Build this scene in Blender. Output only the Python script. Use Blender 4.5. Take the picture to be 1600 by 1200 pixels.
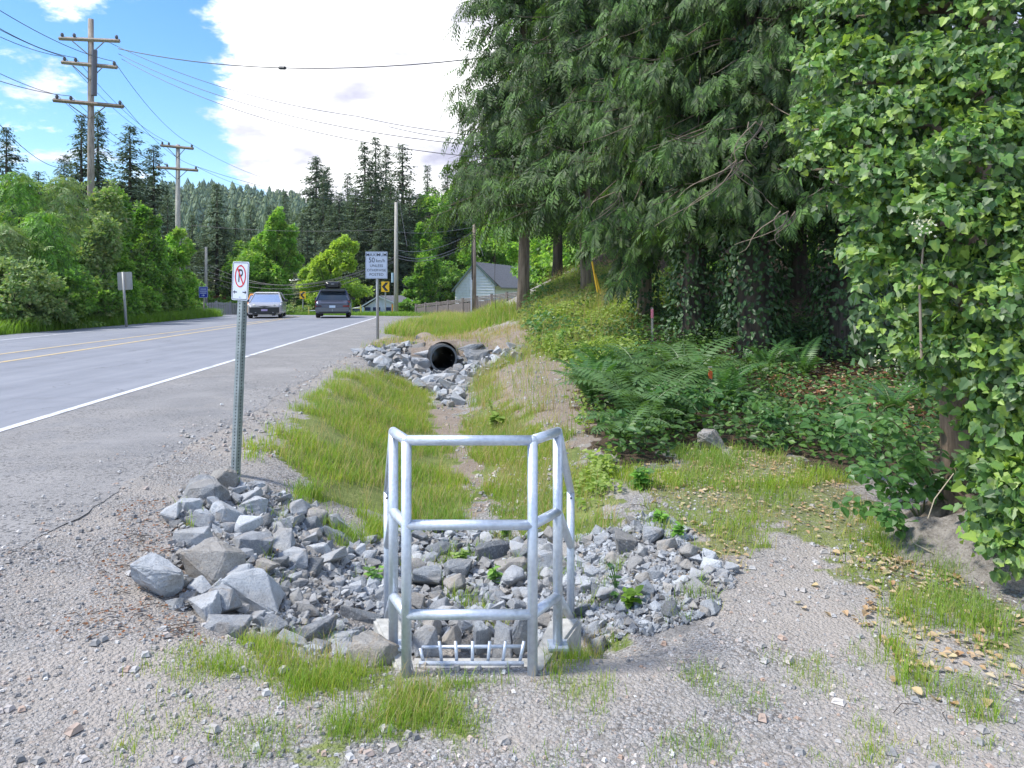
import bpy, bmesh, math, random
import numpy as np
from mathutils import Vector, Matrix
rad = math.radians
sc = bpy.context.scene
C = sc.collection
for o in list(bpy.data.objects): bpy.data.objects.remove(o)

# ---------------------------------------------------------------- camera
F = 1150.0; HZ = 458.0; CX = 800.0; EYE = 1.6
cam_d = bpy.data.cameras.new("camera"); cam = bpy.data.objects.new("camera", cam_d); C.objects.link(cam)
cam.location = (0, 0, EYE); cam.rotation_euler = (rad(90), 0, 0)
cam_d.sensor_width = 36.0; cam_d.lens = 36.0 * F / 1600.0
cam_d.shift_y = -(600.0 - HZ) / 1600.0
cam_d.clip_start = 0.05; cam_d.clip_end = 6000
sc.camera = cam

# ---------------------------------------------------------------- light
SUN_EL, SUN_AZ = rad(54), rad(-98)          # azimuth from +Y towards +X
SUN_STRENGTH = 2.1; SUN_ANGLE = 9.0
SKY_STRENGTH = 0.10; CLOUD_STRENGTH = 0.72; EXPOSURE = 1.34
wd = bpy.data.worlds.new("World"); sc.world = wd; wd.use_nodes = True
nt = wd.node_tree; nt.nodes.clear()
def N(t, ty, **kw):
    n = t.nodes.new(ty)
    for k, v in kw.items(): setattr(n, k, v)
    return n
L = nt.links.new
sky = N(nt, 'ShaderNodeTexSky', sky_type='NISHITA'); sky.sun_disc = False
sky.sun_elevation = SUN_EL; sky.sun_rotation = SUN_AZ; sky.air_density = 1.0; sky.dust_density = 0.3; sky.ozone_density = 2.5
hs = N(nt, 'ShaderNodeHueSaturation'); hs.inputs['Saturation'].default_value = 1.28; hs.inputs['Hue'].default_value = 0.503; L(sky.outputs[0], hs.inputs['Color'])
bg = N(nt, 'ShaderNodeBackground'); bg.inputs[1].default_value = SKY_STRENGTH; L(hs.outputs[0], bg.inputs[0])
tc = N(nt, 'ShaderNodeTexCoord')
# clouds live on a plane above the land: direction divided by height gives them their perspective
sp = N(nt, 'ShaderNodeSeparateXYZ'); L(tc.outputs['Generated'], sp.inputs[0])
def M(t, op, a, b=None, c=None, clamp=False):
    n = t.nodes.new('ShaderNodeMath'); n.operation = op; n.use_clamp = clamp
    for i, v in enumerate((a, b, c)):
        if v is None: continue
        if isinstance(v, (int, float)): n.inputs[i].default_value = v
        else: t.links.new(v, n.inputs[i])
    return n.outputs[0]
zz = M(nt, 'MAXIMUM', sp.outputs[2], 0.0); zz = M(nt, 'ADD', zz, 0.25)
cx_ = M(nt, 'DIVIDE', sp.outputs[0], zz); cy_ = M(nt, 'DIVIDE', sp.outputs[1], zz)
cb = N(nt, 'ShaderNodeCombineXYZ'); L(cx_, cb.inputs[0]); L(cy_, cb.inputs[1])
n1 = N(nt, 'ShaderNodeTexNoise'); n1.inputs['Scale'].default_value = 1.9; n1.inputs['Detail'].default_value = 9; n1.inputs['Roughness'].default_value = 0.66
L(cb.outputs[0], n1.inputs['Vector'])
# the big cumulus straight ahead and the open blue gap left of it
def lobe(px, py, r0, r1):
    d = Vector(((px - CX) / F, 1, (HZ - py) / F)).normalized()
    vm = N(nt, 'ShaderNodeVectorMath', operation='DISTANCE'); L(tc.outputs['Generated'], vm.inputs[0]); vm.inputs[1].default_value = d
    mr = N(nt, 'ShaderNodeMapRange'); mr.interpolation_type = 'SMOOTHSTEP'; L(vm.outputs['Value'], mr.inputs[0])
    mr.inputs[1].default_value = r0; mr.inputs[2].default_value = r1; mr.inputs[3].default_value = 1; mr.inputs[4].default_value = 0
    return mr.outputs[0]
big = lobe(690, 130, 0.20, 0.33); big2 = lobe(430, 60, 0.03, 0.12); gap = lobe(285, 120, 0.03, 0.17); gap2 = lobe(290, 235, 0.01, 0.075)
f = M(nt, 'MULTIPLY_ADD', big, 0.30, n1.outputs[0])
f = M(nt, 'MULTIPLY_ADD', big2, 0.0, f)
f = M(nt, 'MULTIPLY_ADD', gap, -0.17, f); f = M(nt, 'MULTIPLY_ADD', gap2, -0.12, f)
mk = N(nt, 'ShaderNodeMapRange'); mk.interpolation_type = 'SMOOTHSTEP'; L(f, mk.inputs[0]); mk.inputs[1].default_value = 0.475; mk.inputs[2].default_value = 0.585
n2 = N(nt, 'ShaderNodeTexNoise'); n2.inputs['Scale'].default_value = 3.0; n2.inputs['Detail'].default_value = 5; L(cb.outputs[0], n2.inputs['Vector'])
rc = N(nt, 'ShaderNodeMapRange'); L(n2.outputs[0], rc.inputs[0]); rc.inputs[1].default_value = 0.44; rc.inputs[2].default_value = 0.66; rc.inputs[3].default_value = 1.0; rc.inputs[4].default_value = 0.38
cc = N(nt, 'ShaderNodeCombineColor'); L(rc.outputs[0], cc.inputs[0]); L(rc.outputs[0], cc.inputs[1]); cc.inputs[2].default_value = 1.0
L(M(nt, 'MULTIPLY_ADD', rc.outputs[0], 0.85, 0.16), cc.inputs[2])
bg2 = N(nt, 'ShaderNodeBackground'); bg2.inputs[1].default_value = CLOUD_STRENGTH; L(cc.outputs[0], bg2.inputs[0])
mx = N(nt, 'ShaderNodeMixShader'); L(mk.outputs[0], mx.inputs[0]); L(bg.outputs[0], mx.inputs[1]); L(bg2.outputs[0], mx.inputs[2])
wo = N(nt, 'ShaderNodeOutputWorld'); L(mx.outputs[0], wo.inputs[0])
sd = bpy.data.lights.new("sun", 'SUN'); so = bpy.data.objects.new("sun", sd); C.objects.link(so)
sd.energy = SUN_STRENGTH; sd.angle = rad(SUN_ANGLE); sd.color = (1.0, 0.95, 0.87)
sdir = Vector((math.sin(SUN_AZ) * math.cos(SUN_EL), math.cos(SUN_AZ) * math.cos(SUN_EL), math.sin(SUN_EL)))
so.rotation_euler = sdir.to_track_quat('Z', 'Y').to_euler(); so.location = (0, 0, 60)
vs = sc.view_settings; vs.view_transform = 'Standard'; vs.look = 'None'; vs.exposure = EXPOSURE; vs.gamma = 1.0; vs.use_curve_mapping = False
sc.render.engine = 'CYCLES'; sc.cycles.max_bounces = 6; sc.cycles.diffuse_bounces = 3; sc.cycles.transmission_bounces = 4; sc.cycles.glossy_bounces = 2; sc.cycles.transparent_max_bounces = 6

# ---------------------------------------------------------------- materials
def mat(name):
    m = bpy.data.materials.new(name); m.use_nodes = True; t = m.node_tree; t.nodes.clear()
    out = N(t, 'ShaderNodeOutputMaterial'); b = N(t, 'ShaderNodeBsdfPrincipled'); t.links.new(b.outputs[0], out.inputs[0])
    return m, t, b, out
def noise(t, scale, detail=4, rough=0.55, vec=None, dist=0.0):
    n = N(t, 'ShaderNodeTexNoise'); n.inputs['Scale'].default_value = scale; n.inputs['Detail'].default_value = detail
    n.inputs['Roughness'].default_value = rough; n.inputs['Distortion'].default_value = dist
    if vec: t.links.new(vec, n.inputs['Vector'])
    return n.outputs[0]
def ramp(t, fac, stops, interp='LINEAR'):
    r = N(t, 'ShaderNodeValToRGB'); e = r.color_ramp; e.interpolation = interp
    while len(e.elements) < len(stops): e.elements.new(0.5)
    for el, (p, c) in zip(e.elements, stops): el.position = p; el.color = (*c, 1)
    t.links.new(fac, r.inputs[0]); return r.outputs[0]
def mixc(t, fac, a, b, mode='MIX'):
    n = N(t, 'ShaderNodeMix', data_type='RGBA', blend_type=mode)
    for i, v in ((0, fac), (6, a), (7, b)):
        if isinstance(v, (int, float)): n.inputs[i].default_value = v
        elif isinstance(v, tuple): n.inputs[i].default_value = (*v, 1)
        else: t.links.new(v, n.inputs[i])
    return n.outputs[2]
def maprange(t, v, a, b, c=0.0, d=1.0, smooth=True):
    n = N(t, 'ShaderNodeMapRange');
    if smooth: n.interpolation_type = 'SMOOTHSTEP'
    t.links.new(v, n.inputs[0])
    for i, q in enumerate((a, b, c, d)): n.inputs[i + 1].default_value = q
    return n.outputs[0]
def bump(t, b, h, dist, strength=1.0):
    n = N(t, 'ShaderNodeBump'); n.inputs['Distance'].default_value = dist; n.inputs['Strength'].default_value = strength
    t.links.new(h, n.inputs['Height']); t.links.new(n.outputs[0], b.inputs['Normal'])
def objvec(t): return N(t, 'ShaderNodeTexCoord').outputs['Object']
def posvec(t): return N(t, 'ShaderNodeNewGeometry').outputs['Position']
def rnd(t):
    g = N(t, 'ShaderNodeNewGeometry').outputs['Random Per Island']; o = N(t, 'ShaderNodeObjectInfo').outputs['Random']
    return M(t, 'FRACT', M(t, 'ADD', g, o))
def plain(name, col, rough=0.6, metal=0.0, vary=0.0, scale=8.0, spec=0.5, bmp=0.0):
    m, t, b, o = mat(name); b.inputs['Roughness'].default_value = rough; b.inputs['Metallic'].default_value = metal
    b.inputs['Specular IOR Level'].default_value = spec
    if vary:
        nz = noise(t, scale, 6, 0.6, objvec(t))
        c = ramp(t, nz, [(0.3, tuple(x * (1 - vary) for x in col)), (0.7, tuple(min(1, x * (1 + vary)) for x in col))]); t.links.new(c, b.inputs['Base Color'])
        if bmp: bump(t, b, nz, bmp)
    else: b.inputs['Base Color'].default_value = (*col, 1)
    return m
def leafmat(name, cols, rough=0.5, trans=0.35, spec=0.4, clump=0.0, boost=1.5, tip=None):
    m, t, b, out = mat(name)
    gain = 1.4 if name.startswith('ivy') else 1.85 if name.split('_')[0] in ('ivy', 'maple', 'alder', 'bush', 'yellow', 'grey') and 'dark' not in name else 1.0
    c = ramp(t, rnd(t), [(i / max(1, len(cols) - 1), tuple(x * gain for x in q)) for i, q in enumerate(cols)])
    if tip:
        nz = noise(t, clump, 3, 0.6, posvec(t)); c = mixc(t, M(t, 'MULTIPLY', maprange(t, nz, 0.46, 0.60), maprange(t, rnd(t), .2, .5)), c, tip)  # bush and maple: lit highlights mottled into the colour; ivy: lime new growth
    elif clump:
        nz = noise(t, clump, 2, 0.5, posvec(t)); c = mixc(t, maprange(t, nz, 0.35, 0.65), c, mixc(t, 1.0, c, (1.25, 1.12, 0.8), 'MULTIPLY'))
    t.links.new(c, b.inputs['Base Color']); b.inputs['Roughness'].default_value = rough; b.inputs['Specular IOR Level'].default_value = spec
    tr = N(t, 'ShaderNodeBsdfTranslucent'); c2 = mixc(t, 1.0, c, (boost * 1.1, boost * 1.15, boost * 0.5), 'MULTIPLY'); t.links.new(c2, tr.inputs[0])
    mxs = N(t, 'ShaderNodeMixShader'); mxs.inputs[0].default_value = trans
    t.links.new(b.outputs[0], mxs.inputs[1]); t.links.new(tr.outputs[0], mxs.inputs[2]); t.links.new(mxs.outputs[0], out.inputs[0])
    return m
Mt = {}
Mt['ivy'] = leafmat('ivy_leaf', [(.04, .08, .032), (.06, .12, .04), (.10, .21, .05), (.14, .17, .11), (.06, .13, .04), (.13, .25, .05), (.11, .15, .09)], 0.46, 0.28, 0.45, 6.0, tip=(.29, .42, .08))
Mt['ivy_dark'] = leafmat('ivy_dark_leaf', [(.018, .038, .015), (.03, .065, .022), (.045, .10, .03)], 0.45, 0.15, 0.4)  # darker ivy colour, carries the painted shade inside the leaf mass
Mt['cedar'] = leafmat('cedar_spray', [(.07, .11, .05), (.05, .09, .037), (.085, .15, .045), (.12, .14, .09), (.06, .11, .04), (.14, .24, .05)], 0.6, 0.25, 0.3, 1.6, tip=(.13, .24, .065))
Mt['fir'] = leafmat('fir_needles', [(.08, .12, .085), (.11, .165, .10), (.15, .20, .11)], 0.6, 0.15, 0.3)
Mt['farfir'] = leafmat('far_fir_needles', [(.10, .16, .11), (.14, .21, .12), (.20, .25, .12), (.10, .17, .14)], 0.7, 0.1, 0.2)
Mt['maple'] = leafmat('maple_leaf', [(.065, .13, .03), (.10, .20, .035), (.14, .26, .045), (.19, .30, .06)], 0.5, 0.4, 0.4, 1.1, tip=(.34, .46, .12))
Mt['alder'] = leafmat('alder_leaf', [(.12, .19, .04), (.16, .24, .055), (.22, .30, .08)], 0.5, 0.4, 0.4, 0.5)
Mt['yellowgreen'] = leafmat('yellow_green_leaf', [(.09, .15, .03), (.12, .18, .04), (.15, .19, .06)], 0.5, 0.4, 0.4, 0.5)
Mt['bush'] = leafmat('bush_leaf', [(.05, .09, .03), (.075, .15, .035), (.10, .21, .035), (.15, .28, .05)], 0.5, 0.35, 0.4, 1.3, tip=(.27, .38, .10))
Mt['bushgrey'] = leafmat('grey_bush_leaf', [(.08, .13, .06), (.13, .18, .08), (.12, .21, .06), (.20, .19, .11)], 0.55, 0.3, 0.4, 1.3, tip=(.30, .38, .15))
Mt['fern'] = leafmat('fern_frond', [(.05, .13, .04), (.07, .17, .05), (.10, .22, .05)], 0.4, 0.3, 0.5)
Mt['bracken'] = leafmat('bracken_frond', [(.09, .18, .06), (.12, .22, .07), (.08, .15, .05)], 0.45, 0.3, 0.5)
Mt['bramble'] = leafmat('bramble_leaf', [(.06, .15, .04), (.08, .19, .05), (.12, .24, .06)], 0.42, 0.3, 0.5)
Mt['under'] = leafmat('undergrowth_leaf', [(.035, .075, .022), (.055, .12, .03), (.075, .155, .035), (.12, .22, .04)], 0.45, 0.25, 0.4)
Mt['herb'] = leafmat('bank_herb_leaf', [(.19, .28, .05), (.27, .38, .07), (.36, .44, .13), (.15, .26, .05)], 0.5, 0.4, 0.4)
Mt['grass'] = leafmat('grass_blade', [(.22, .36, .06), (.17, .33, .05), (.29, .41, .09), (.15, .30, .05), (.36, .41, .14), (.20, .34, .06), (.42, .39, .18)], 0.5, 0.45, 0.3, 0.9, 1.25)
Mt['grassgreen'] = leafmat('verge_grass_blade', [(.14, .27, .035), (.20, .34, .05), (.12, .22, .035)], 0.5, 0.45, 0.3, 0.0, 1.3)
Mt['straw'] = leafmat('dry_grass_blade', [(.42, .34, .19), (.48, .36, .24), (.36, .34, .14)], 0.6, 0.4, 0.2)
Mt['litter'] = leafmat('dead_leaf', [(.50, .38, .25), (.40, .27, .16), (.60, .50, .36), (.42, .26, .14), (.56, .48, .28), (.50, .42, .30)], 0.6, 0.15, 0.3)
Mt['litterred'] = leafmat('red_brown_litter', [(.22, .09, .04), (.30, .14, .07), (.15, .08, .05), (.40, .24, .13)], 0.6, 0.1, 0.3)
Mt['flower'] = leafmat('pale_blossom', [(.7, .7, .6), (.6, .6, .5)], 0.6, 0.3, 0.3)

def rockmat(name, dark, light, warm=0.5):
    m, t, b, o = mat(name); v = objvec(t)
    oi = N(t, 'ShaderNodeObjectInfo').outputs['Random']; r = rnd(t)
    vm = N(t, 'ShaderNodeVectorMath', operation='ADD'); t.links.new(v, vm.inputs[0]); t.links.new(oi, vm.inputs[1]); v = vm.outputs[0]
    pw_ = posvec(t); nz = noise(t, 16, 8, 0.65, pw_); nf = noise(t, 110, 6, 0.75, pw_)
    base = ramp(t, M(t, 'MULTIPLY_ADD', nz, 0.5, M(t, 'MULTIPLY', r, 0.5)), [(0.2, dark), (0.5, tuple((a + c) / 2 for a, c in zip(dark, light))), (0.8, light)])
    base = mixc(t, maprange(t, noise(t, 7, 3, 0.5, pw_, 1.5), 0.55, 0.7, 0, warm), base, (.40, .33, .25))
    base = mixc(t, maprange(t, nf, 0.5, 0.7, 0, 0.45), base, (.55, .56, .56)); base = mixc(t, maprange(t, nf, 0.5, 0.32, 0, 0.6), base, (.11, .11, .115)); base = mixc(t, maprange(t, noise(t, 3.2, 5, 0.6, pw_), 0.48, 0.62, 0, 0.4), base, (.33, .30, .26))
    # thin pale quartz seams
    w = N(t, 'ShaderNodeTexWave'); w.inputs['Scale'].default_value = 2.2; w.inputs['Distortion'].default_value = 14; w.inputs['Detail'].default_value = 6; w.inputs['Detail Scale'].default_value = 3; t.links.new(v, w.inputs['Vector'])
    base = mixc(t, maprange(t, w.outputs[1], 0.97, 0.995, 0, 0.3), base, (.55, .55, .54))
    t.links.new(base, b.inputs['Base Color']); b.inputs['Roughness'].default_value = 0.8; b.inputs['Specular IOR Level'].default_value = 0.3
    bump(t, b, M(t, 'ADD', nz, M(t, 'MULTIPLY', nf, 0.4)), 0.022)
    return m
Mt['rock'] = rockmat('riprap_rock', (.195, .21, .23), (.54, .575, .615))
Mt['rockpale'] = rockmat('pale_rock', (.33, .35, .375), (.60, .64, .68), 0.12)
Mt['rockbrown'] = rockmat('brown_rock', (.25, .24, .225), (.44, .42, .39), 0.6)
Mt['rockdark'] = rockmat('dark_rock', (.13, .145, .16), (.34, .37, .40), 0.15)
def gravelpart(name, stops, warm=True):
    m, t, b, o = mat(name); t.links.new(ramp(t, rnd(t), stops), b.inputs['Base Color']); b.inputs['Roughness'].default_value = 0.8; return m
Mt['pebble'] = gravelpart('pebble', [(0, (.15, .15, .155)), (.12, (.29, .29, .29)), (.5, (.38, .35, .32)), (.72, (.46, .46, .46)), (.88, (.40, .28, .21)), (1, (.66, .66, .64))])

def bark(name, dark, light, scale=10):
    m, t, b, o = mat(name); v = objvec(t); mp = N(t, 'ShaderNodeMapping'); mp.inputs['Scale'].default_value = (1, 1, 0.12); t.links.new(v, mp.inputs[0])
    nz = noise(t, scale, 6, 0.65, mp.outputs[0], 0.4); t.links.new(ramp(t, nz, [(0.35, dark), (0.65, light)]), b.inputs['Base Color'])
    b.inputs['Roughness'].default_value = 0.85; bump(t, b, nz, 0.03); return m
Mt['bark'] = bark('cedar_bark', (.10, .075, .055), (.30, .24, .18))
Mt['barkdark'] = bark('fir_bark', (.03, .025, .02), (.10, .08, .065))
Mt['polewood'] = bark('weathered_pole_wood', (.20, .17, .14), (.42, .37, .32), 18)
Mt['poledark'] = bark('dark_pole_wood', (.13, .10, .08), (.30, .25, .20), 18)
Mt['polepale'] = bark('pale_pole', (.32, .30, .27), (.50, .48, .43), 18)
Mt['board'] = bark('grey_fence_board', (.12, .105, .095), (.27, .24, .225), 14)
Mt['boardpale'] = bark('pale_grey_board', (.36, .34, .36), (.52, .50, .52), 14)

# galvanised steel
m, t, b, o = mat('galvanised_steel'); v = objvec(t)
vo = N(t, 'ShaderNodeTexVoronoi'); vo.inputs['Scale'].default_value = 55; t.links.new(v, vo.inputs['Vector'])
nz = noise(t, 7, 6, 0.6, v)
c = ramp(t, M(t, 'MULTIPLY_ADD', vo.outputs[0], 0.25, M(t, 'MULTIPLY', nz, 0.8)), [(0.25, (.46, .51, .59)), (0.55, (.60, .66, .75)), (0.8, (.72, .78, .86))])
c = mixc(t, maprange(t, noise(t, 14, 6, 0.7, v), 0.6, 0.72, 0, 0.5), c, (.45, .43, .40))
t.links.new(c, b.inputs['Base Color']); b.inputs['Metallic'].default_value = 0.55; b.inputs['Roughness'].default_value = 0.42
t.links.new(maprange(t, nz, 0.3, 0.7, 0.34, 0.55), b.inputs['Roughness']); bump(t, b, noise(t, 90, 3, 0.6, v), 0.0015); Mt['galv'] = m
m, t, b, o = mat('weathered_steel_post'); v = objvec(t); nz = noise(t, 12, 5, 0.6, v)
t.links.new(ramp(t, nz, [(0.3, (.24, .28, .29)), (0.7, (.40, .45, .46))]), b.inputs['Base Color']); b.inputs['Metallic'].default_value = 0.5; b.inputs['Roughness'].default_value = 0.5; Mt['post'] = m
Mt['hole'] = plain('post_hole_inside', (.03, .035, .035), 0.9)
Mt['white'] = plain('white_sign_face', (.62, .68, .80), 0.35, vary=0.04, scale=20)
Mt['signwhite2'] = plain('speed_sign_face', (.50, .58, .72), 0.35, vary=0.05, scale=8)
Mt['signback'] = plain('sign_back_aluminium', (.36, .37, .37), 0.5, 0.2, vary=0.08, scale=5)
Mt['red'] = plain('sign_red', (.62, .03, .03), 0.4)
Mt['ink'] = plain('sign_black', (.012, .016, .03), 0.4)
Mt['inkgrey'] = plain('sign_faded_black', (.025, .03, .05), 0.5)
Mt['blue'] = plain('sign_blue', (.01, .03, .40), 0.4)
Mt['bluewhite'] = plain('sign_pale_blue_print', (.42, .50, .80), 0.4)
Mt['yellow'] = plain('sign_yellow', (.85, .52, .01), 0.4)
Mt['concrete'] = plain('pale_concrete', (.42, .415, .39), 0.85, vary=0.3, scale=22, bmp=0.006)
Mt['blackplastic'] = plain('black_corrugated_plastic', (.02, .022, .025), 0.45, vary=0.2, scale=10)
Mt['wire'] = plain('black_wire', (.03, .035, .05), 0.5)
Mt['ceramic'] = plain('insulator_ceramic', (.10, .10, .12), 0.3)
Mt['tyre'] = plain('tyre_rubber', (.02, .02, .022), 0.8)
Mt['rim'] = plain('alloy_rim', (.35, .36, .38), 0.3, 0.8)
Mt['bright_glass'] = plain('painted_sheen_glass', (.80, .82, .86), 0.12, 0.8)  # pale metallic base puts the bright sky reflection into the windscreen colour
Mt['glass'] = plain('dark_car_glass', (.02, .03, .04), 0.03, 0.0, spec=1.0)
Mt['carblue'] = plain('dark_blue_grey_car_paint', (.075, .095, .15), 0.18, 0.35, spec=0.8)
Mt['carsilver'] = plain('grey_silver_car_paint', (.50, .50, .53), 0.2, 0.3, spec=0.8)
Mt['blacktrim'] = plain('black_car_trim', (.015, .017, .02), 0.35)
Mt['greytrim'] = plain('grey_car_trim', (.16, .17, .18), 0.5)
Mt['lamp'] = plain('headlamp_lens', (.65, .66, .62), 0.1, spec=0.9)
Mt['tail'] = plain('tail_lamp_lens', (.22, .01, .015), 0.15)
Mt['plate'] = plain('licence_plate', (.60, .72, .85), 0.4)
Mt['orange'] = plain('orange_paint', (.75, .30, .06), 0.4)
Mt['siding'] = plain('pale_blue_white_siding', (.80, .83, .90), 0.6, vary=0.06, scale=3)
Mt['trim'] = plain('white_trim', (.72, .76, .76), 0.5)
Mt['roofgrey'] = plain('grey_shingle_roof', (.17, .17, .19), 0.85, vary=0.3, scale=7, bmp=0.02)
Mt['rooftrim'] = plain('grey_green_barge_board', (.14, .20, .20), 0.6)
Mt['navy'] = plain('navy_door_panel', (.02, .04, .12), 0.5)
Mt['greyshingle'] = plain('grey_green_shingle_wall', (.24, .29, .29), 0.7, vary=0.1, scale=10)
Mt['yellowpost'] = plain('yellow_painted_post', (.62, .55, .12), 0.5)
Mt['cream'] = plain('cream_wall', (.60, .57, .48), 0.7, vary=0.06, scale=6)
Mt['pink'] = plain('pink_tape', (.80, .25, .35), 0.5)
Mt['orangetape'] = plain('orange_tape', (.85, .16, .05), 0.5)
Mt['yelsleeve'] = plain('yellow_guy_guard', (.75, .45, .03), 0.45)
m, t, b, o = mat('white_road_paint'); pz = M(t, 'ADD', M(t, 'MULTIPLY', noise(t, 40, 5, .8, posvec(t)), .5), M(t, 'MULTIPLY', noise(t, 2.5, 4, .6, posvec(t)), .5)); t.links.new(ramp(t, pz, [(0.40, (.30, .31, .34)), (0.50, (.66, .68, .72))]), b.inputs['Base Color']); b.inputs['Roughness'].default_value = 0.6; Mt['paint'] = m
m, t, b, o = mat('yellow_road_paint'); t.links.new(ramp(t, noise(t, 8, 6, 0.7, posvec(t)), [(0.38, (.40, .38, .36)), (0.55, (.62, .46, .20))]), b.inputs['Base Color']); b.inputs['Roughness'].default_value = 0.7; Mt['ypaint'] = m
HAZE = True
# ---------------------------------------------------------------- object helpers
def tag(o, label=None, cat=None, group=None, kind=None):
    if label: o['label'] = label
    if cat: o['category'] = cat
    if group: o['group'] = group
    if kind: o['kind'] = kind
    return o
def empty(name, loc, label, cat, group=None, rot=(0, 0, 0)):
    o = bpy.data.objects.new(name, None); o.empty_display_size = 0.1; C.objects.link(o); o.location = loc; o.rotation_euler = rot
    return tag(o, label, cat, group)
def link(name, me, parent=None, loc=(0, 0, 0), rot=None, scale=None):
    o = bpy.data.objects.new(name, me); C.objects.link(o); o.location = loc
    if rot is not None: o.rotation_euler = rot
    if scale is not None: o.scale = scale
    if parent: o.parent = parent
    return o
class Buf:
    def __init__(s): s.V = []; s.F = []; s.n = 0; s.mi = []
    def raw(s, V, faces, mi=0):
        V = np.asarray(V, float); s.V.append(V)
        if isinstance(faces, np.ndarray): faces = [faces]
        for f in faces:
            f = np.asarray(f, dtype=np.int64); s.F.append(f + s.n); s.mi.append(np.full(len(f), mi))
        s.n += len(V); return s
    def inst(s, tV, tF, R, T, mi=0):
        n = len(R)
        if n == 0: return s
        V = np.einsum('nij,kj->nki', R, tV) + T[:, None, :]
        off = (np.arange(n) * len(tV))[:, None, None]
        s.raw(V.reshape(-1, 3), [(np.asarray(f)[None] + off).reshape(-1, np.asarray(f).shape[1]) for f in tF], mi); return s
    def box(s, x0, x1, y0, y1, z0, z1, mi=0):
        V = [(x0, y0, z0), (x1, y0, z0), (x1, y1, z0), (x0, y1, z0), (x0, y0, z1), (x1, y0, z1), (x1, y1, z1), (x0, y1, z1)]
        s.raw(V, np.array([(0, 3, 2, 1), (4, 5, 6, 7), (0, 1, 5, 4), (1, 2, 6, 5), (2, 3, 7, 6), (3, 0, 4, 7)]), mi); return s
    def tube(s, P, r, k=8, caps=True, mi=0):
        P = np.asarray(P, float); n = len(P); r = np.broadcast_to(r, (n,)).astype(float)
        T = np.gradient(P, axis=0); T /= np.linalg.norm(T, axis=1)[:, None] + 1e-9
        up = np.array([0, 0, 1.0]) if abs(T[0, 2]) < 0.9 else np.array([1.0, 0, 0])
        a = np.arange(k) / k * 2 * np.pi; V = []
        for i in range(n):
            x = np.cross(T[i], up); x /= np.linalg.norm(x) + 1e-9; y = np.cross(x, T[i]); up = y
            V.append(P[i] + r[i] * (np.cos(a)[:, None] * x + np.sin(a)[:, None] * y))
        V = np.concatenate(V); Fc = []
        for i in range(n - 1):
            for j in range(k): Fc.append((i * k + j, i * k + (j + 1) % k, (i + 1) * k + (j + 1) % k, (i + 1) * k + j))
        fs = [np.array(Fc)]
        if caps: fs.append(np.array([list(range(k))[::-1], list(range((n - 1) * k, n * k))]))
        s.raw(V, fs, mi); return s
    def mesh(s, name, mats, smooth=False):
        me = bpy.data.meshes.new(name); V = np.concatenate(s.V) if s.V else np.zeros((0, 3))
        me.vertices.add(len(V)); me.vertices.foreach_set('co', V.astype(np.float32).ravel())
        lens = np.concatenate([np.full(len(f), f.shape[1]) for f in s.F]); idx = np.concatenate([f.ravel() for f in s.F])
        me.loops.add(len(idx)); me.loops.foreach_set('vertex_index', idx.astype(np.int32))
        me.polygons.add(len(lens)); st = np.concatenate([[0], np.cumsum(lens)[:-1]])
        me.polygons.foreach_set('loop_start', st.astype(np.int32)); me.polygons.foreach_set('loop_total', lens.astype(np.int32))
        me.polygons.foreach_set('material_index', np.concatenate(s.mi).astype(np.int32))
        me.polygons.foreach_set('use_smooth', np.full(len(lens), smooth))
        for m_ in (mats if isinstance(mats, (list, tuple)) else [mats]): me.materials.append(m_)
        me.update(); me.validate(); return me
    def obj(s, name, mats, parent=None, loc=(0, 0, 0), rot=None, smooth=False): return link(name, s.mesh(name, mats, smooth), parent, loc, rot)
def unit(v): return v / (np.linalg.norm(v, axis=-1, keepdims=True) + 1e-9)
def frames(d, n, s):
    d = unit(np.asarray(d, float)); x = unit(np.cross(d, n)); z = np.cross(x, d)
    s = np.asarray(s, float)
    if s.ndim == 0: s = np.full(len(d), s)
    if s.ndim == 1: s = np.repeat(s[:, None], 3, 1)
    return np.stack([x * s[:, :1], d * s[:, 1:2], z * s[:, 2:3]], axis=2)
def yawmats(yaw, s):
    c, q = np.cos(yaw), np.sin(yaw); R = np.zeros((len(yaw), 3, 3)); R[:, 0, 0] = c; R[:, 0, 1] = -q; R[:, 1, 0] = q; R[:, 1, 1] = c; R[:, 2, 2] = 1
    s = np.asarray(s, float)
    if s.ndim == 1: return R * s[:, None, None]
    return R * s[:, None, :]
def rng(seed): return np.random.default_rng(abs(int(seed)))
def sst(x, a, b):
    t = np.clip((x - a) / (b - a + 1e-12), 0, 1); return t * t * (3 - 2 * t)
def P(px, py, Y): return Vector(((px - CX) / F * Y, Y, EYE - (py - HZ) / F * Y))   # a point of the place seen at (px,py) at distance Y

# ---------------------------------------------------------------- lie of the land
SL = 0.074
def curve(Y): return 0.03 * np.maximum(Y - 40, 0) ** 2 * (Y < 95) + (Y >= 95) * (90.75 + 3.3 * (Y - 95))
def zroad(Y): return 0.25 - np.clip(Y - 42, 0, 22) * 0.023
def edgeL(Y): return np.interp(Y, [0, 24, 34, 60], [-14.85, -14.85, -14.0, -13.6])
EDGER = -2.35
def hn(X, Y):   # gentle unevenness
    return (np.sin(X * 3.1 + 1.3 * np.sin(Y * 2.3)) * np.sin(Y * 2.7 + X) * 0.5 + np.sin(X * 7.7 + Y * 1.9) * np.sin(Y * 8.3 - X * 2.2) * 0.3 + np.sin(X * 17 + 2) * np.sin(Y * 15.3 + X * 6) * 0.2)
DY = [0, 3.2, 4.6, 6.6, 9.2, 11.7, 17, 21, 30]
DX = [-.18, -.18, -.24, -.29, -.68, -1.02, -1.6, -1.9, -3.4]
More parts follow.
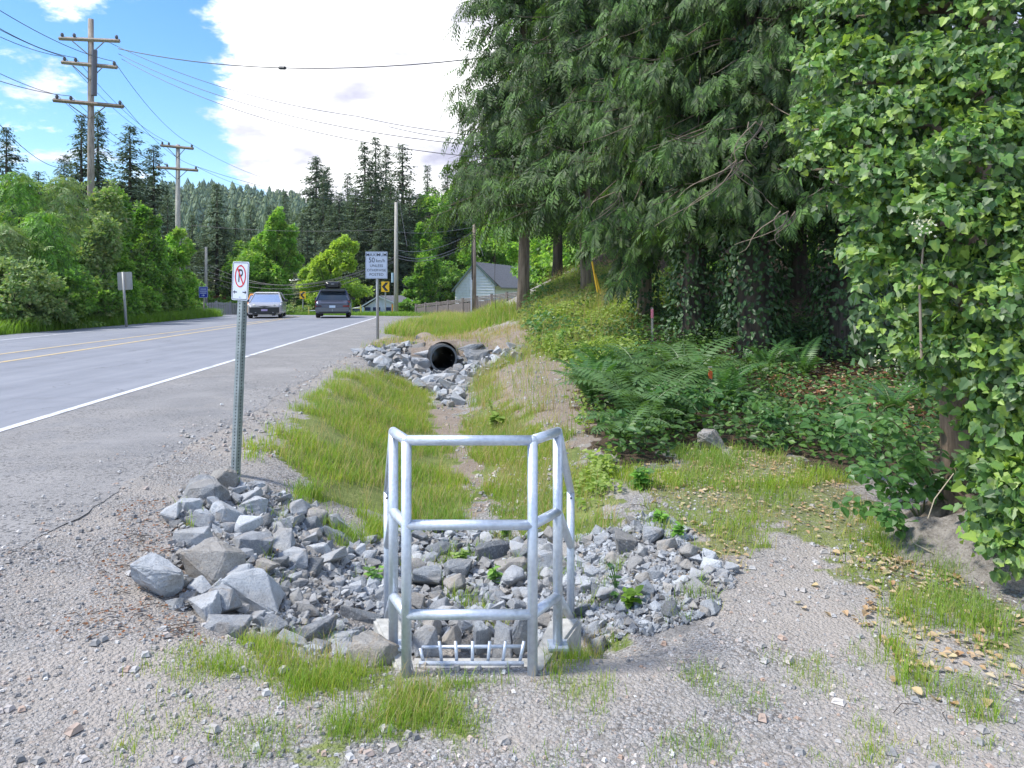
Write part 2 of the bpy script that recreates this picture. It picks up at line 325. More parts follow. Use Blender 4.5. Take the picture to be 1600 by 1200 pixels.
def terr(X, Y):
    X = np.asarray(X, float); Y = np.asarray(Y, float)
    u = X + SL * Y + curve(Y); zr = zroad(Y)
    Xc = np.interp(Y, DY, DX)
    zc = np.interp(Y, [0, 3.22, 3.6, 5, 9, 13, 17.2, 17.75, 20.5, 22, 30, 32, 34], [0.0, 0.0, -.30, -.34, -.34, -.30, -.22, .43, .38, -.12, -.12, .18, .2])
    zR = np.interp(Y, [0, 3, 6, 10, 17, 18, 20.5, 22, 25, 60], [0, 0, .03, .12, .2, .42, .40, .25, .25, .1])
    XL = -1.85 - SL * Y - curve(Y)
    zL = zr - np.interp(Y, [0, 4, 8, 60], [.14, .10, .06, .04])
    XR = Xc + np.interp(Y, [0, 3.3, 5, 7, 10, 17, 25], [1.3, 1.3, 1.15, 1.0, 1.2, 1.7, 1.5])
    aL = np.clip((X - XL) / (Xc - .3 - XL), 0, 1); aL = .35 * aL + .65 * aL * aL * (3 - 2 * aL)
    aR = np.clip((X - (Xc + .22)) / (XR - Xc - .22), 0, 1); aR = .35 * aR + .65 * aR * aR * (3 - 2 * aR)
    z = np.where(X < Xc, zL + (zc - zL) * aL, zc + (zR - zc) * aR)
    z = np.where((u >= EDGER) & (u < -1.85), zr - .006 + (zL - zr + .006) * (u - EDGER) / .5, z)
    bank = np.clip((X - (Xc + 1.2)) * .5, 0, 3.4) * sst(Y, 7, 27) * (1 - sst(Y, 45, 75))
    far = sst(X, 9, 40) * 4 * sst(Y, 2, 20)
    z = z + np.where(X > XR - 1, bank, 0) + far * (X > 0)
    z = z + hn(X, Y) * .012 * ((X > XL) & (Y < 40))
    ul = -(u - edgeL(Y))
    z = np.where(u < EDGER, zr - .008 - .03 * sst(-(u - EDGER), .05, .35), z)
    z = np.where(ul > 0, zr - .02 + .10 * np.clip(ul - 1, 0, 8) + .04 * sst(ul, 0, 1.5), z)
    return z + sst(Y, 70, 220) * 5
def G(px, py, lim=90):
    a = (px - CX) / F; b = -(py - HZ) / F
    Y = 2.2 * (lim / 2.2) ** np.linspace(0, 1, 1500); d = EYE + b * Y - terr(a * Y, Y)
    k = np.argmax(d <= 0) if (d <= 0).any() else len(Y) - 1
    if k > 0:
        t = d[k - 1] / (d[k - 1] - d[k] + 1e-12); y = Y[k - 1] + (Y[k] - Y[k - 1]) * min(max(t, 0), 1)
    else: y = Y[k]
    return np.array([a * y, y])
def GP(px, py): q = G(px, py); return Vector((q[0], q[1], float(terr(q[0], q[1]))))
def poly(pts): return np.array([G(*p) for p in pts])
def inside(X, Y, pg, warp=0.0):
    if warp: X = X + warp * np.sin(Y * 9.1 + X * 4) + warp * .6 * np.sin(X * 21 + Y * 17); Y = Y + warp * 1.5 * np.sin(X * 7.3 - Y * 3) + warp * np.sin(X * 19)
    r = np.zeros(np.shape(X), bool); n = len(pg)
    for i in range(n):
        x1, y1 = pg[i]; x2, y2 = pg[(i + 1) % n]
        c = ((y1 > Y) != (y2 > Y)) & (X < (x2 - x1) * (Y - y1) / (y2 - y1 + 1e-12) + x1); r ^= c
    return r
def sample(pg, n, seed, warp=.03, bias=0):
    g = rng(seed); lo, hi = pg.min(0), pg.max(0); out = []; k = 0
    while k < n:
        X = g.uniform(lo[0], hi[0], n * 2); Y = g.uniform(lo[1], hi[1], n * 2)
        if bias: Y = lo[1] + (hi[1] - lo[1]) * g.uniform(0, 1, n * 2) ** bias
        m_ = inside(X, Y, pg, warp); out.append(np.stack([X[m_], Y[m_]], 1)); k += m_.sum()
        if m_.sum() == 0: break
    return np.concatenate(out)[:n]
Z = {}
Z['rockL'] = poly([(290, 765), (335, 748), (440, 772), (500, 800), (555, 850), (592, 890), (606, 985), (600, 1035), (520, 1030), (430, 1010), (330, 965), (260, 930), (225, 905), (260, 860), (285, 830), (275, 790)])
Z['rockP'] = poly([(550, 850), (620, 835), (700, 820), (830, 830), (900, 860), (900, 960), (840, 1015), (650, 1022), (612, 985), (590, 920)])
Z['rockR'] = poly([(870, 850), (960, 825), (1045, 808), (1085, 850), (1130, 870), (1142, 915), (1105, 960), (1000, 1000), (930, 1020), (880, 1005), (850, 920)])
Z['rockF'] = poly([(556, 552), (600, 545), (680, 540), (700, 542), (760, 542), (818, 545), (812, 562), (770, 578), (735, 595), (722, 628), (700, 640), (680, 618), (630, 590), (585, 578)])
Z['rockF2'] = poly([(588, 532), (600, 518), (650, 519), (650, 527), (600, 534)])
Z['grassL'] = poly([(432, 690), (480, 640), (535, 590), (600, 585), (660, 605), (690, 650), (705, 700), (725, 750), (740, 800), (700, 830), (640, 838), (560, 800), (490, 770), (440, 730)])
Z['grassR'] = poly([(705, 690), (725, 650), (770, 630), (820, 640), (870, 680), (930, 730), (960, 800), (940, 835), (880, 850), (800, 830), (765, 790), (735, 740)])
Z['weedR'] = poly([(740, 590), (820, 550), (905, 590), (930, 660), (890, 680), (800, 650), (740, 640)])
Z['dirtR'] = poly([(765, 590), (835, 556), (905, 575), (940, 650), (915, 705), (850, 668), (790, 640)])
Z['bed'] = poly([(668, 640), (715, 625), (728, 690), (752, 745), (775, 800), (755, 812), (728, 760), (700, 700), (672, 668)])
Z['strip'] = poly([(360, 1010), (430, 1005), (520, 1035), (640, 1062), (840, 1060), (900, 1010), (960, 1020), (860, 1070), (700, 1090), (640, 1130), (520, 1150), (430, 1090)])
Z['under'] = poly([(890, 570), (960, 500), (1060, 480), (1250, 500), (1420, 560), (1530, 640), (1500, 740), (1400, 745), (1250, 725), (1160, 700), (1060, 700), (980, 740), (930, 700)])
Z['underhi'] = poly([(1000, 500), (1100, 490), (1300, 520), (1560, 540), (1600, 620), (1500, 660), (1350, 560), (1100, 560)])
Z['litter'] = poly([(1160, 560), (1350, 560), (1470, 620), (1470, 690), (1330, 690), (1240, 650)])
Z['mix'] = poly([(1000, 740), (1150, 700), (1300, 740), (1400, 830), (1500, 900), (1590, 950), (1590, 1010), (1400, 950), (1330, 900), (1220, 820), (1160, 900), (1080, 840), (1000, 790)])
Z['bankherb'] = poly([(812, 505), (830, 470), (870, 440), (960, 420), (1060, 470), (1000, 510), (930, 560), (860, 570), (825, 545)])
Z['vergeF'] = poly([(600, 522), (640, 505), (700, 492), (800, 480), (830, 495), (760, 512), (680, 525), (640, 530)])
Z['embank'] = poly([(560, 545), (600, 530), (700, 522), (800, 508), (840, 520), (830, 545), (700, 542)])
def hidden_by_pit(X, Y): return (Y > 3.05) & (Y < 3.7) & (X > -.52) & (X < .18)
# ---------------------------------------------------------------- ground sheet
def spacing(segs):
    out = [segs[0][0]]
    for a, b, s in segs:
        n = max(1, int(round((b - a) / s))); out += list(a + (b - a) * (np.arange(n) + 1) / n)
    return np.array(out)
gx = spacing([(-900, -200, 70), (-200, -60, 10), (-60, -24, 1.5), (-24, -6, .5), (-6, -3, .15), (-3, 3.5, .065), (3.5, 9, .18), (9, 30, 1.0), (30, 120, 6), (120, 900, 60)])
gy = spacing([(-60, -6, 6), (-6, 2, .5), (2, 7, .06), (7, 14, .14), (14, 34, .25), (34, 80, 1), (80, 200, 8), (200, 1500, 80)])
GX, GY = np.meshgrid(gx, gy); GZ = terr(GX, GY)
pit = (GY > 3.2) & (GY < 3.62) & (GX > -.47) & (GX < .13); GZ = np.where(pit, -.22, GZ)
XP = (693 - CX) / F * 17.35; tun = (GY > 17.3) & (GY < 22.1) & (np.abs(GX - XP + .22 * (GY - 17.35)) < .38) ; GZ = np.where(tun, np.minimum(GZ, -.32), GZ); ny, nx = GX.shape; idx = np.arange(ny * nx).reshape(ny, nx)
Fg = np.stack([idx[:-1, :-1], idx[:-1, 1:], idx[1:, 1:], idx[1:, :-1]], -1).reshape(-1, 4)
b_ = Buf().raw(np.stack([GX.ravel(), GY.ravel(), GZ.ravel()], 1), Fg)
# which kind of ground lies where
xf, yf = GX.ravel(), GY.ravel()
near = (yf < 40) & (np.abs(xf) < 20)
def msk(names, warp=.08):
    r = np.zeros(xf.shape)
    for n_ in names: r = np.maximum(r, (inside(xf, yf, Z[n_], warp) & near).astype(float))
    return r
uu = xf + SL * yf + curve(yf)
a_grass = np.clip(msk(['grassL', 'grassR', 'vergeF', 'bankherb'], .1) + .6 * msk(['strip', 'mix', 'weedR'], .12), 0, 1)
a_grass = np.where((uu < -14.6) | (yf > 48), 1, a_grass)
a_dirt = np.clip(msk(['dirtR', 'embank', 'bed'], .1) + .5 * msk(['weedR', 'mix']), 0, 1)
a_grass = a_grass * (1 - .85 * msk(['dirtR', 'embank', 'bed'], .1))
a_soil = msk(['under', 'underhi', 'litter'], .1); a_soil = np.maximum(a_soil, ((xf > 2.6) & (yf > 9)).astype(float) * (a_grass < .5))
a_soil = np.maximum(a_soil, ((xf > 2.4) & (yf > 3.7) & (yf < 6.2)) * .45)
a_rock = msk(['rockL', 'rockP', 'rockR', 'rockF'], .05)
gm, t, b, o = mat('roadside_ground'); v = posvec(t)
def at_(n_): q = N(t, 'ShaderNodeAttribute'); q.attribute_name = n_; return q.outputs['Fac']
w1 = noise(t, 3.5, 5, .6, v); w2 = noise(t, 30, 4, .7, v); w3 = noise(t, 130, 2, .5, v)
vo = N(t, 'ShaderNodeTexVoronoi'); vo.inputs['Scale'].default_value = 62; t.links.new(v, vo.inputs['Vector'])
vo2 = N(t, 'ShaderNodeTexVoronoi'); vo2.inputs['Scale'].default_value = 150; t.links.new(v, vo2.inputs['Vector'])
sepc = N(t, 'ShaderNodeSeparateColor'); t.links.new(vo.outputs['Color'], sepc.inputs[0])
sepd = N(t, 'ShaderNodeSeparateColor'); t.links.new(vo2.outputs['Color'], sepd.inputs[0])
stones = [(0, (.14, .14, .15)), (.2, (.26, .26, .26)), (.5, (.35, .345, .34)), (.75, (.43, .43, .44)), (.92, (.36, .28, .23)), (1, (.60, .60, .60))]
st1 = ramp(t, sepc.outputs[0], stones); st2 = ramp(t, sepd.outputs[1], stones)
st1 = mixc(t, maprange(t, vo.outputs[0], .3, .75), st1, (.13, .12, .11))
grav = mixc(t, maprange(t, sepc.outputs[2], .35, .6), st2, st1)
grav = mixc(t, maprange(t, w1, .35, .65, 0, .55), grav, (.33, .315, .295))
grav = mixc(t, maprange(t, w3, .58, .68, 0, .55), grav, (.10, .095, .09))
dirt = ramp(t, M(t, 'ADD', M(t, 'MULTIPLY', w2, .6), M(t, 'MULTIPLY', w1, .4)), [(.3, (.15, .12, .09)), (.5, (.27, .215, .17)), (.7, (.38, .32, .27))])
dirt = mixc(t, maprange(t, sepd.outputs[0], .6, .9, 0, .6), dirt, st2)
soil = ramp(t, w2, [(.35, (.045, .035, .025)), (.6, (.11, .08, .055)), (.75, (.22, .14, .09))])
turf = ramp(t, M(t, 'ADD', M(t, 'MULTIPLY', w2, .5), M(t, 'MULTIPLY', w1, .5)), [(.35, (.10, .13, .045)), (.55, (.19, .23, .07)), (.7, (.30, .29, .14))])
wob = M(t, 'MULTIPLY', M(t, 'SUBTRACT', w2, .5), .9)
def blend(base, n_, col): return mixc(t, maprange(t, M(t, 'ADD', at_(n_), wob), .3, .7), base, col)
grav = mixc(t, maprange(t, noise(t, .9, 4, .6, v), .42, .62, 0, .65), grav, (.41, .37, .33)); g = blend(grav, 'dirt', dirt); g = blend(g, 'grassy', turf); g = blend(g, 'soil', soil)
g = mixc(t, maprange(t, M(t, 'ADD', at_('rocky'), wob), .3, .7), g, mixc(t, .5, grav, (.16, .16, .16)))
t.links.new(g, b.inputs['Base Color']); b.inputs['Roughness'].default_value = .9; b.inputs['Specular IOR Level'].default_value = .2
hgt = M(t, 'ADD', M(t, 'MULTIPLY', vo.outputs[0], -.9), M(t, 'ADD', M(t, 'MULTIPLY', w2, 1.2), M(t, 'MULTIPLY', vo2.outputs[0], -.35)))
bump(t, b, hgt, .010)
gme = b_.mesh('ground', gm, smooth=True)
for n_, arr in (('grassy', a_grass), ('dirt', a_dirt), ('soil', a_soil), ('rocky', a_rock)):
    at = gme.attributes.new(n_, 'FLOAT', 'POINT'); at.data.foreach_set('value', np.asarray(arr, np.float32))
tag(link('ground', gme), kind='structure')

# ---------------------------------------------------------------- road
ys = np.concatenate([np.arange(-14, 40, 1.0), np.arange(40, 76, .75)])
def roadsheet(name, u0f, u1f, lift, material, n=2, y0=-14, y1=76, ys_=None):
    yy = ys if ys_ is None else ys_; yy = yy[(yy >= y0) & (yy <= y1)]
    bb = Buf(); tt = np.linspace(0, 1, n); V = []; U = []
    for y in yy:
        a, c_ = float(u0f(y)), float(u1f(y)); uq = a + (c_ - a) * tt
        for q in uq: V.append((q - SL * y - float(curve(y)), y, float(zroad(y)) + lift + .0012 - .0009 * (q + 8.5) ** 2 * .27)); U.append(q)
    m_ = len(yy); id_ = np.arange(m_ * n).reshape(m_, n)
    Fq = np.stack([id_[:-1, :-1], id_[:-1, 1:], id_[1:, 1:], id_[1:, :-1]], -1).reshape(-1, 4)
    bb.raw(V, Fq); me = bb.mesh(name, material, True)
    at = me.attributes.new('across', 'FLOAT', 'POINT'); at.data.foreach_set('value', np.asarray(U, np.float32)); return link(name, me)
rm, t, b, o = mat('asphalt'); v = posvec(t); ua = N(t, 'ShaderNodeAttribute'); ua.attribute_name = 'across'; ua = ua.outputs['Fac']
f1 = noise(t, 170, 2, .6, v); f2 = noise(t, 1.2, 6, .65, v); mp = N(t, 'ShaderNodeMapping'); mp.inputs['Scale'].default_value = (1.4, .05, 1); mp.inputs['Rotation'].default_value = (0, 0, -.074); t.links.new(v, mp.inputs[0])
f3 = noise(t, 1.6, 5, .6, mp.outputs[0])
lane = ramp(t, M(t, 'ADD', M(t, 'MULTIPLY', f3, .6), M(t, 'MULTIPLY', f2, .4)), [(.32, (.185, .20, .235)), (.52, (.235, .25, .29)), (.7, (.28, .295, .335))])
lane = mixc(t, maprange(t, f1, .45, .65, 0, .35), lane, (.34, .35, .375))
shl = ramp(t, f2, [(.3, (.13, .128, .13)), (.5, (.195, .19, .19)), (.7, (.27, .262, .26))])
shl = mixc(t, maprange(t, f1, .44, .56, 0, .7), shl, (.38, .37, .36))
pn = noise(t, 38, 3, .5, v); pd = M(t, 'MULTIPLY', maprange(t, noise(t, 1.1, 3, .6, v), .30, .55), maprange(t, pn, .56, .62))
shl = mixc(t, M(t, 'MULTIPLY', pd, .75), shl, (.09, .09, .09))
edge = maprange(t, M(t, 'ADD', ua, M(t, 'MULTIPLY', M(t, 'SUBTRACT', f2, .5), .35)), -4.62, -4.4)
col = mixc(t, edge, lane, shl)
crk = N(t, 'ShaderNodeTexVoronoi', feature='DISTANCE_TO_EDGE'); crk.inputs['Scale'].default_value = .55; dv = N(t, 'ShaderNodeVectorMath', operation='ADD'); t.links.new(v, dv.inputs[0])
nzc = N(t, 'ShaderNodeTexNoise'); nzc.inputs['Scale'].default_value = 2; nzc.inputs['Detail'].default_value = 5; t.links.new(v, nzc.inputs['Vector']); sc_ = N(t, 'ShaderNodeVectorMath', operation='SCALE'); sc_.inputs[3].default_value = .9; t.links.new(nzc.outputs['Color'], sc_.inputs[0]); t.links.new(sc_.outputs[0], dv.inputs[1]); t.links.new(dv.outputs[0], crk.inputs['Vector'])
ck = M(t, 'MULTIPLY', maprange(t, crk.outputs['Distance'], .0, .012, 1, 0), maprange(t, noise(t, .6, 2, .5, v), .5, .6))
col = mixc(t, M(t, 'MULTIPLY', ck, .55), col, (.08, .08, .085))
pt = maprange(t, noise(t, .35, 3, .7, v), .55, .57, 0, .22); col = mixc(t, pt, col, (.17, .18, .20)); col = mixc(t, M(t, 'MULTIPLY', maprange(t, M(t, 'ADD', ua, M(t, 'MULTIPLY', M(t, 'SUBTRACT', noise(t, 9, 5, .7, v), .5), .12)), -2.385, -2.36), .1), col, (.15, .15, .15))
t.links.new(col, b.inputs['Base Color']); b.inputs['Roughness'].default_value = .78; b.inputs['Specular IOR Level'].default_value = .35
bump(t, b, M(t, 'ADD', f1, M(t, 'MULTIPLY', pd, .6)), .004)
eg = lambda y: EDGER + .035 * math.sin(y * 1.7) + .02 * math.sin(y * 4.3 + 1) + .012 * math.sin(y * 13) + .01 * math.sin(y * 29)
ys_fine = np.concatenate([np.arange(-14, 0, 1.0), np.arange(0, 20, .12), np.arange(20, 40, .5), np.arange(40, 76, .75)])
tag(roadsheet('road', lambda y: edgeL(y), eg, .0, rm, 14, ys_=ys_fine), kind='structure')
# side street joining from the right beyond the verge
bb = Buf(); V = []; yy = np.arange(34.5, 48, .5)
for y in yy:
    xr = -2.9 + .25 * math.sin(y); x0 = EDGER - SL * y - float(curve(y)) - .1
    open_ = min(1, max(0, (y - 34.5) / 3.0)) ** .6
    for q in np.linspace(0, 1, 6): V.append((x0 + (xr - x0) * q * open_, y, float(zroad(y)) + .004 + .008 * q))
id_ = np.arange(len(yy) * 6).reshape(len(yy), 6); bb.raw(V, np.stack([id_[:-1, :-1], id_[:-1, 1:], id_[1:, 1:], id_[1:, :-1]], -1).reshape(-1, 4))
me = bb.mesh('side_road', rm, True); at = me.attributes.new('across', 'FLOAT', 'POINT'); at.data.foreach_set('value', np.full(len(V), -3.0, np.float32)); tag(link('side_road', me), kind='structure')
def line(u0, w, mt, y0, y1, nm): 
    o_ = roadsheet(nm, lambda y: u0(y) - w / 2, lambda y: u0(y) + w / 2, .005, mt, 2, y0, y1); tag(o_, kind='structure'); return o_
line(lambda y: -4.5, .11, Mt['paint'], -14, 76, 'road_marking_right_edge')
line(lambda y: float(edgeL(y)) + 1.75 - .5 * sst(y, 24, 34), .11, Mt['paint'], -14, 76, 'road_marking_left_edge')
line(lambda y: -10.1 + .75 * float(sst(y, 14, 40)), .12, Mt['ypaint'], -14, 76, 'road_marking_centre')
line(lambda y: -8.9 - .1 * float(sst(y, 14, 40)), .13, Mt['ypaint'], -14, 76, 'road_marking_centre')

# ---------------------------------------------------------------- railing and catch basin
TR = .0215
ra = empty('guard_railing', (-.18, 3.08, 0), 'galvanised steel pipe railing standing round the drain inlet', 'railing')
def rp(name, pts, r=TR, lab=None):
    o_ = Buf().tube(np.array(pts) - np.array([-.18, 3.08, 0]), r, 16).obj(name, Mt['galv'], ra, smooth=True)
    for p in o_.data.polygons:
        if p.loop_total > 4: p.use_smooth = False
    return o_
A = [(-.442, 3.08), (.086, 3.08)]; B = [(-.527, 3.27), (.203, 3.27)]; D = [(-.690, 4.08), (.325, 4.08)]
def sph(o_p, r, name):
    bm = bmesh.new(); bmesh.ops.create_uvsphere(bm, u_segments=14, v_segments=8, radius=r); me = bpy.data.meshes.new(name); bm.to_mesh(me); bm.free(); me.materials.append(Mt['galv'])
    for p in me.polygons: p.use_smooth = True
    link(name, me, ra, Vector(o_p) - Vector((-.18, 3.08, 0)))
for i in (0, 1):
    rp('front_post', [(*A[i], -.05), (*A[i], .984)]); rp('middle_post', [(*B[i], .03), (*B[i], .984)])
    rp('rear_post', [(*D[i], -.33), (*D[i], .50)])
    for z_, z2 in ((.984, .505), (.63, .20), (.255, -.20)):
        rp('side_rail', [(*A[i], z_), (*B[i], z_)]); rp('sloping_rail', [(*B[i], z_), (*D[i], z2)], TR * .95)
    sph((*A[i], .984), TR * 1.02, 'corner_joint'); sph((*B[i], .984), TR * 1.02, 'corner_joint')
    # weld flange and bolts
    f_ = Buf().box(B[i][0] - .045, B[i][0] + .045, B[i][1] - .045, B[i][1] + .045, .03, .042); f_.V = [v_ - np.array([-.18, 3.08, 0]) for v_ in f_.V]; f_.obj('base_flange', Mt['galv'], ra)
    for z_ in (.93,):
        bolt = Buf().tube(np.array([(D[i][0], D[i][1] - TR - .004, .47), (D[i][0], D[i][1] - TR + .004, .47)]) - np.array([-.18, 3.08, 0]), .006, 8); bolt.obj('bolt', Mt['hole'], ra)
for z_ in (.984, .63, .255): rp('cross_rail', [(*A[0], z_), (*A[1], z_)])
cbn = empty('catch_basin', (-.18, 3.1, 0), 'pale concrete catch basin under the pipe railing with a barred inlet', 'drain')
def hexa(pts, name, par, m_, bev=.012):
    bm = bmesh.new(); vs_ = [bm.verts.new(p) for p in pts]
    for q in ((0, 3, 2, 1), (4, 5, 6, 7), (0, 1, 5, 4), (1, 2, 6, 5), (2, 3, 7, 6), (3, 0, 4, 7)): bm.faces.new([vs_[k] for k in q])
    bmesh.ops.recalc_face_normals(bm, faces=bm.faces); bmesh.ops.bevel(bm, geom=bm.edges[:], offset=bev, segments=2, affect='EDGES')
    me = bpy.data.meshes.new(name); bm.to_mesh(me); bm.free(); me.materials.append(m_); return link(name, me, par)
o0 = np.array([-.18, 3.1, 0])
def wing(s, xs, name):
    x0, x1 = xs; w_ = .15 * s
    pts = [(x0, 3.09, -.4), (x0 + w_ * .5, 3.09, -.4), (x1 + w_, 3.52, -.4), (x1, 3.52, -.4), (x0, 3.09, .010), (x0 + w_ * .5, 3.09, .010), (x1 + w_, 3.52, .05), (x1, 3.52, .05)]
    hexa([tuple(np.array(p) - o0) for p in pts], name, cbn, Mt['concrete'])
wing(-1, (-.405, -.515), 'wing_wall'); wing(1, (.055, .185), 'wing_wall')
hexa([tuple(np.array(p) - o0) for p in [(-.40, 3.08, -.4), (.05, 3.08, -.4), (.05, 3.20, -.4), (-.40, 3.20, -.4), (-.40, 3.08, -.012), (.05, 3.08, -.012), (.05, 3.20, -.016), (-.40, 3.20, -.016)]], 'sill', cbn, Mt['concrete'], .008)
hexa([tuple(np.array(p) - o0) for p in [(-.5, 3.2, -.42), (.15, 3.2, -.42), (.15, 3.7, -.42), (-.5, 3.7, -.42), (-.5, 3.2, -.20), (.15, 3.2, -.20), (.15, 3.7, -.23), (-.5, 3.7, -.23)]], 'basin_floor', cbn, Mt['concrete'])
for k, (xb, xt) in enumerate(((663, 655), (691, 685), (714, 711), (738, 738), (762, 765), (785, 790), (811, 819))):
    Buf().tube(np.array([(( xb - 800) / F * 3.23, 3.225, -.03), ((xt - 800) / F * 3.21, 3.245, .065 - (.03 if k == 0 else 0))]) - o0, .0075, 8).obj('grate_bar', Mt['galv'], cbn, smooth=True)
Buf().tube(np.array([(-.40, 3.262, .03), (.055, 3.262, .035)]) - o0, .0085, 8).obj('grate_crossbar', Mt['galv'], cbn, smooth=True)
Buf().box(-.225, .232, .095, .118, -.030, -.008).obj('grate_frame', Mt['galv'], cbn)

# ---------------------------------------------------------------- rocks
def rockmesh(name, seed, sx, sy, sz, m_, n=13, detail=0, bev=.05):
    g_ = rng(seed); p = g_.uniform(-1, 1, (n, 3)); p /= np.max(np.abs(p), axis=1)[:, None] ** g_.uniform(.5, 1, (n, 1)); p = p * g_.uniform(.8, 1, (n, 1))
    bm = bmesh.new()
    for q in p: bm.verts.new(q * .5)
    r_ = bmesh.ops.convex_hull(bm, input=bm.verts[:]); bmesh.ops.delete(bm, geom=[e for e in r_['geom_interior'] if isinstance(e, bmesh.types.BMVert)], context='VERTS')
    bmesh.ops.dissolve_limit(bm, angle_limit=rad(14), verts=bm.verts[:], edges=bm.edges[:])
    co = np.array([v_.co for v_ in bm.verts]); lo, hi = co.min(0), co.max(0)
    for v_ in bm.verts: v_.co = Vector(((v_.co.x - (lo[0] + hi[0]) / 2) / (hi[0] - lo[0]) * sx, (v_.co.y - (lo[1] + hi[1]) / 2) / (hi[1] - lo[1]) * sy, (v_.co.z - (lo[2] + hi[2]) / 2) / (hi[2] - lo[2]) * sz))
    if bev: bmesh.ops.bevel(bm, geom=bm.edges[:], offset=bev * min(sx, sy, sz), segments=1, affect='EDGES')
    bmesh.ops.triangulate(bm, faces=bm.faces[:])
    if detail:
        bmesh.ops.subdivide_edges(bm, edges=bm.edges[:], cuts=detail, use_grid_fill=True); g2 = rng(seed + 9); ph = g2.uniform(0, 6, 6)
        for v_ in bm.verts:
            c_ = v_.co * (9 / max(sx, sy)); d_ = math.sin(c_.x * 2 + ph[0]) * math.sin(c_.y * 2.3 + ph[1]) + .6 * math.sin(c_.z * 5 + c_.x * 3 + ph[2]) + .35 * math.sin(c_.y * 9 + c_.z * 7 + ph[3])
            v_.co *= 1 + .028 * d_ + .012 * math.sin(c_.x * 13 + c_.z * 11 + ph[4]) * math.sin(c_.y * 15 + ph[5])
    me = bpy.data.meshes.new(name); bm.to_mesh(me); bm.free(); me.materials.append(m_)
    return me
bigrocks = []   # footprints, so that loose rocks keep clear
def boulder(px, py, w, h, seed, m_, label, yaw=0, lift=.0, dep=1.0, tilt=(0, 0), Yd=None, n=17):
    """a hand-placed rock: (px,py) is the middle of its visible face"""
    q = G(px, py + h * .38) if Yd is None else np.array([(px - CX) / F * Yd, Yd]); Y = q[1] + w / F * q[1] * .25
    sx = w / F * Y * 1.04; szz = h / F * Y * 1.02; sy = (sx + szz) / 2 * dep
    X = (px - CX) / F * Y; zc_ = EYE - (py - HZ) / F * Y
    me = rockmesh('rock', seed, sx, sy, szz, Mt[m_], n, 3, .03)
    o_ = link('rock', me, None, (X, Y, zc_ - .01 + lift), (rad(tilt[0]), rad(tilt[1]), rad(yaw))); tag(o_, label, 'rock', 'large rocks of the riprap')
    bigrocks.append((X, Y, max(sx, sy) * .42, zc_)); return o_
boulder(250, 902, 76, 74, 3, 'rock', 'grey pyramid-shaped rock farthest left on the gravel beside the rock pile', 10)
boulder(328, 884, 92, 70, 5, 'rockbrown', 'broad tan-grey leaning slab, the widest rock left of the railing', 5, tilt=(12, 8))
boulder(398, 926, 90, 66, 8, 'rockpale', 'big pale rock with a flat light top, front middle of the left pile', 0, tilt=(4, 10))
boulder(372, 905, 80, 50, 11, 'rock', 'dark-sided slab wedged behind the pale flat-topped rock', -20, tilt=(10, -16))
boulder(318, 950, 52, 48, 14, 'rockpale', 'small white-faced block at the front left corner of the left pile', 20)
boulder(348, 942, 52, 52, 17, 'rock', 'upright bluish block behind the white-faced block in the left pile', -15)
boulder(357, 978, 66, 38, 21, 'rock', 'low grey wedge at the gravel edge of the left pile', 5)
boulder(322, 768, 74, 44, 24, 'rock', 'flat grey slab at the top of the left pile beside the sign post', -12)
boulder(345, 748, 46, 36, 27, 'rockbrown', 'rough slab touching the foot of the no-parking sign post', 30)
boulder(298, 791, 36, 28, 30, 'rockpale', 'small bluish rock at the upper left rim of the left pile', 10)
boulder(310, 816, 44, 26, 33, 'rock', 'wedge-shaped grey rock on the left rim below the small bluish rock', -20)
boulder(352, 802, 50, 42, 36, 'rock', 'squarish dark-shadowed rock below the slab near the sign post', 0)
boulder(300, 840, 58, 34, 39, 'rockpale', 'layered light rock on the left rim above the broad tan slab', 12)
boulder(398, 790, 38, 34, 42, 'rockpale', 'white-topped angular rock in the upper middle of the left pile', 0)
boulder(395, 850, 60, 40, 45, 'rock', 'blocky grey rock in the centre of the left pile', 25)
boulder(438, 845, 52, 36, 48, 'rockpale', 'pale faceted rock right of the blocky rock in the left pile', -8)
boulder(458, 872, 44, 40, 51, 'rock', 'dark-sided rounded rock right of centre in the left pile', 15)
boulder(586, 1018, 74, 50, 54, 'rockbrown', 'large dull grey rock beside the left foot of the railing', 0)
boulder(530, 1002, 66, 34, 57, 'rockpale', 'bright flat rock left of the dull grey rock near the railing', 6)
boulder(488, 985, 62, 44, 60, 'rock', 'grey rock with a rounded back along the front of the left pile', -10)
boulder(450, 1000, 56, 34, 63, 'rock', 'low grey rock lying behind the grass strip at the front of the pile', 14)
boulder(567, 964, 78, 34, 66, 'rockdark', 'long dark slate slab tilting down toward the railing', 8, tilt=(35, 38), dep=.5)
boulder(528, 842, 60, 24, 69, 'rockdark', 'long dark slab at the grass edge of the left pile', 0, tilt=(25, 30), dep=.6)
boulder(1113, 884, 36, 28, 72, 'rockpale', 'white chunky rock at the right tip of the right-hand pile', 0)
boulder(1108, 688, 44, 36, 75, 'rockbrown', 'brown lone boulder at the edge of the undergrowth', 10, n=16)
boulder(668, 905, 48, 42, 78, 'rockdark', 'dark rock behind the left front post of the railing', 0)
boulder(800, 888, 50, 36, 81, 'rockbrown', 'rounded tan rock behind the right side of the railing', 10, n=18)
boulder(715, 890, 44, 34, 84, 'rockdark', 'dark blue-grey rock in the middle of the ditch behind the railing', -15)
boulder(772, 862, 60, 34, 87, 'rockdark', 'wide dark rock with a mossy top under the middle cross rail', 5)
boulder(848, 880, 42, 46, 90, 'rock', 'pale rock seen just behind the right front post', 0)
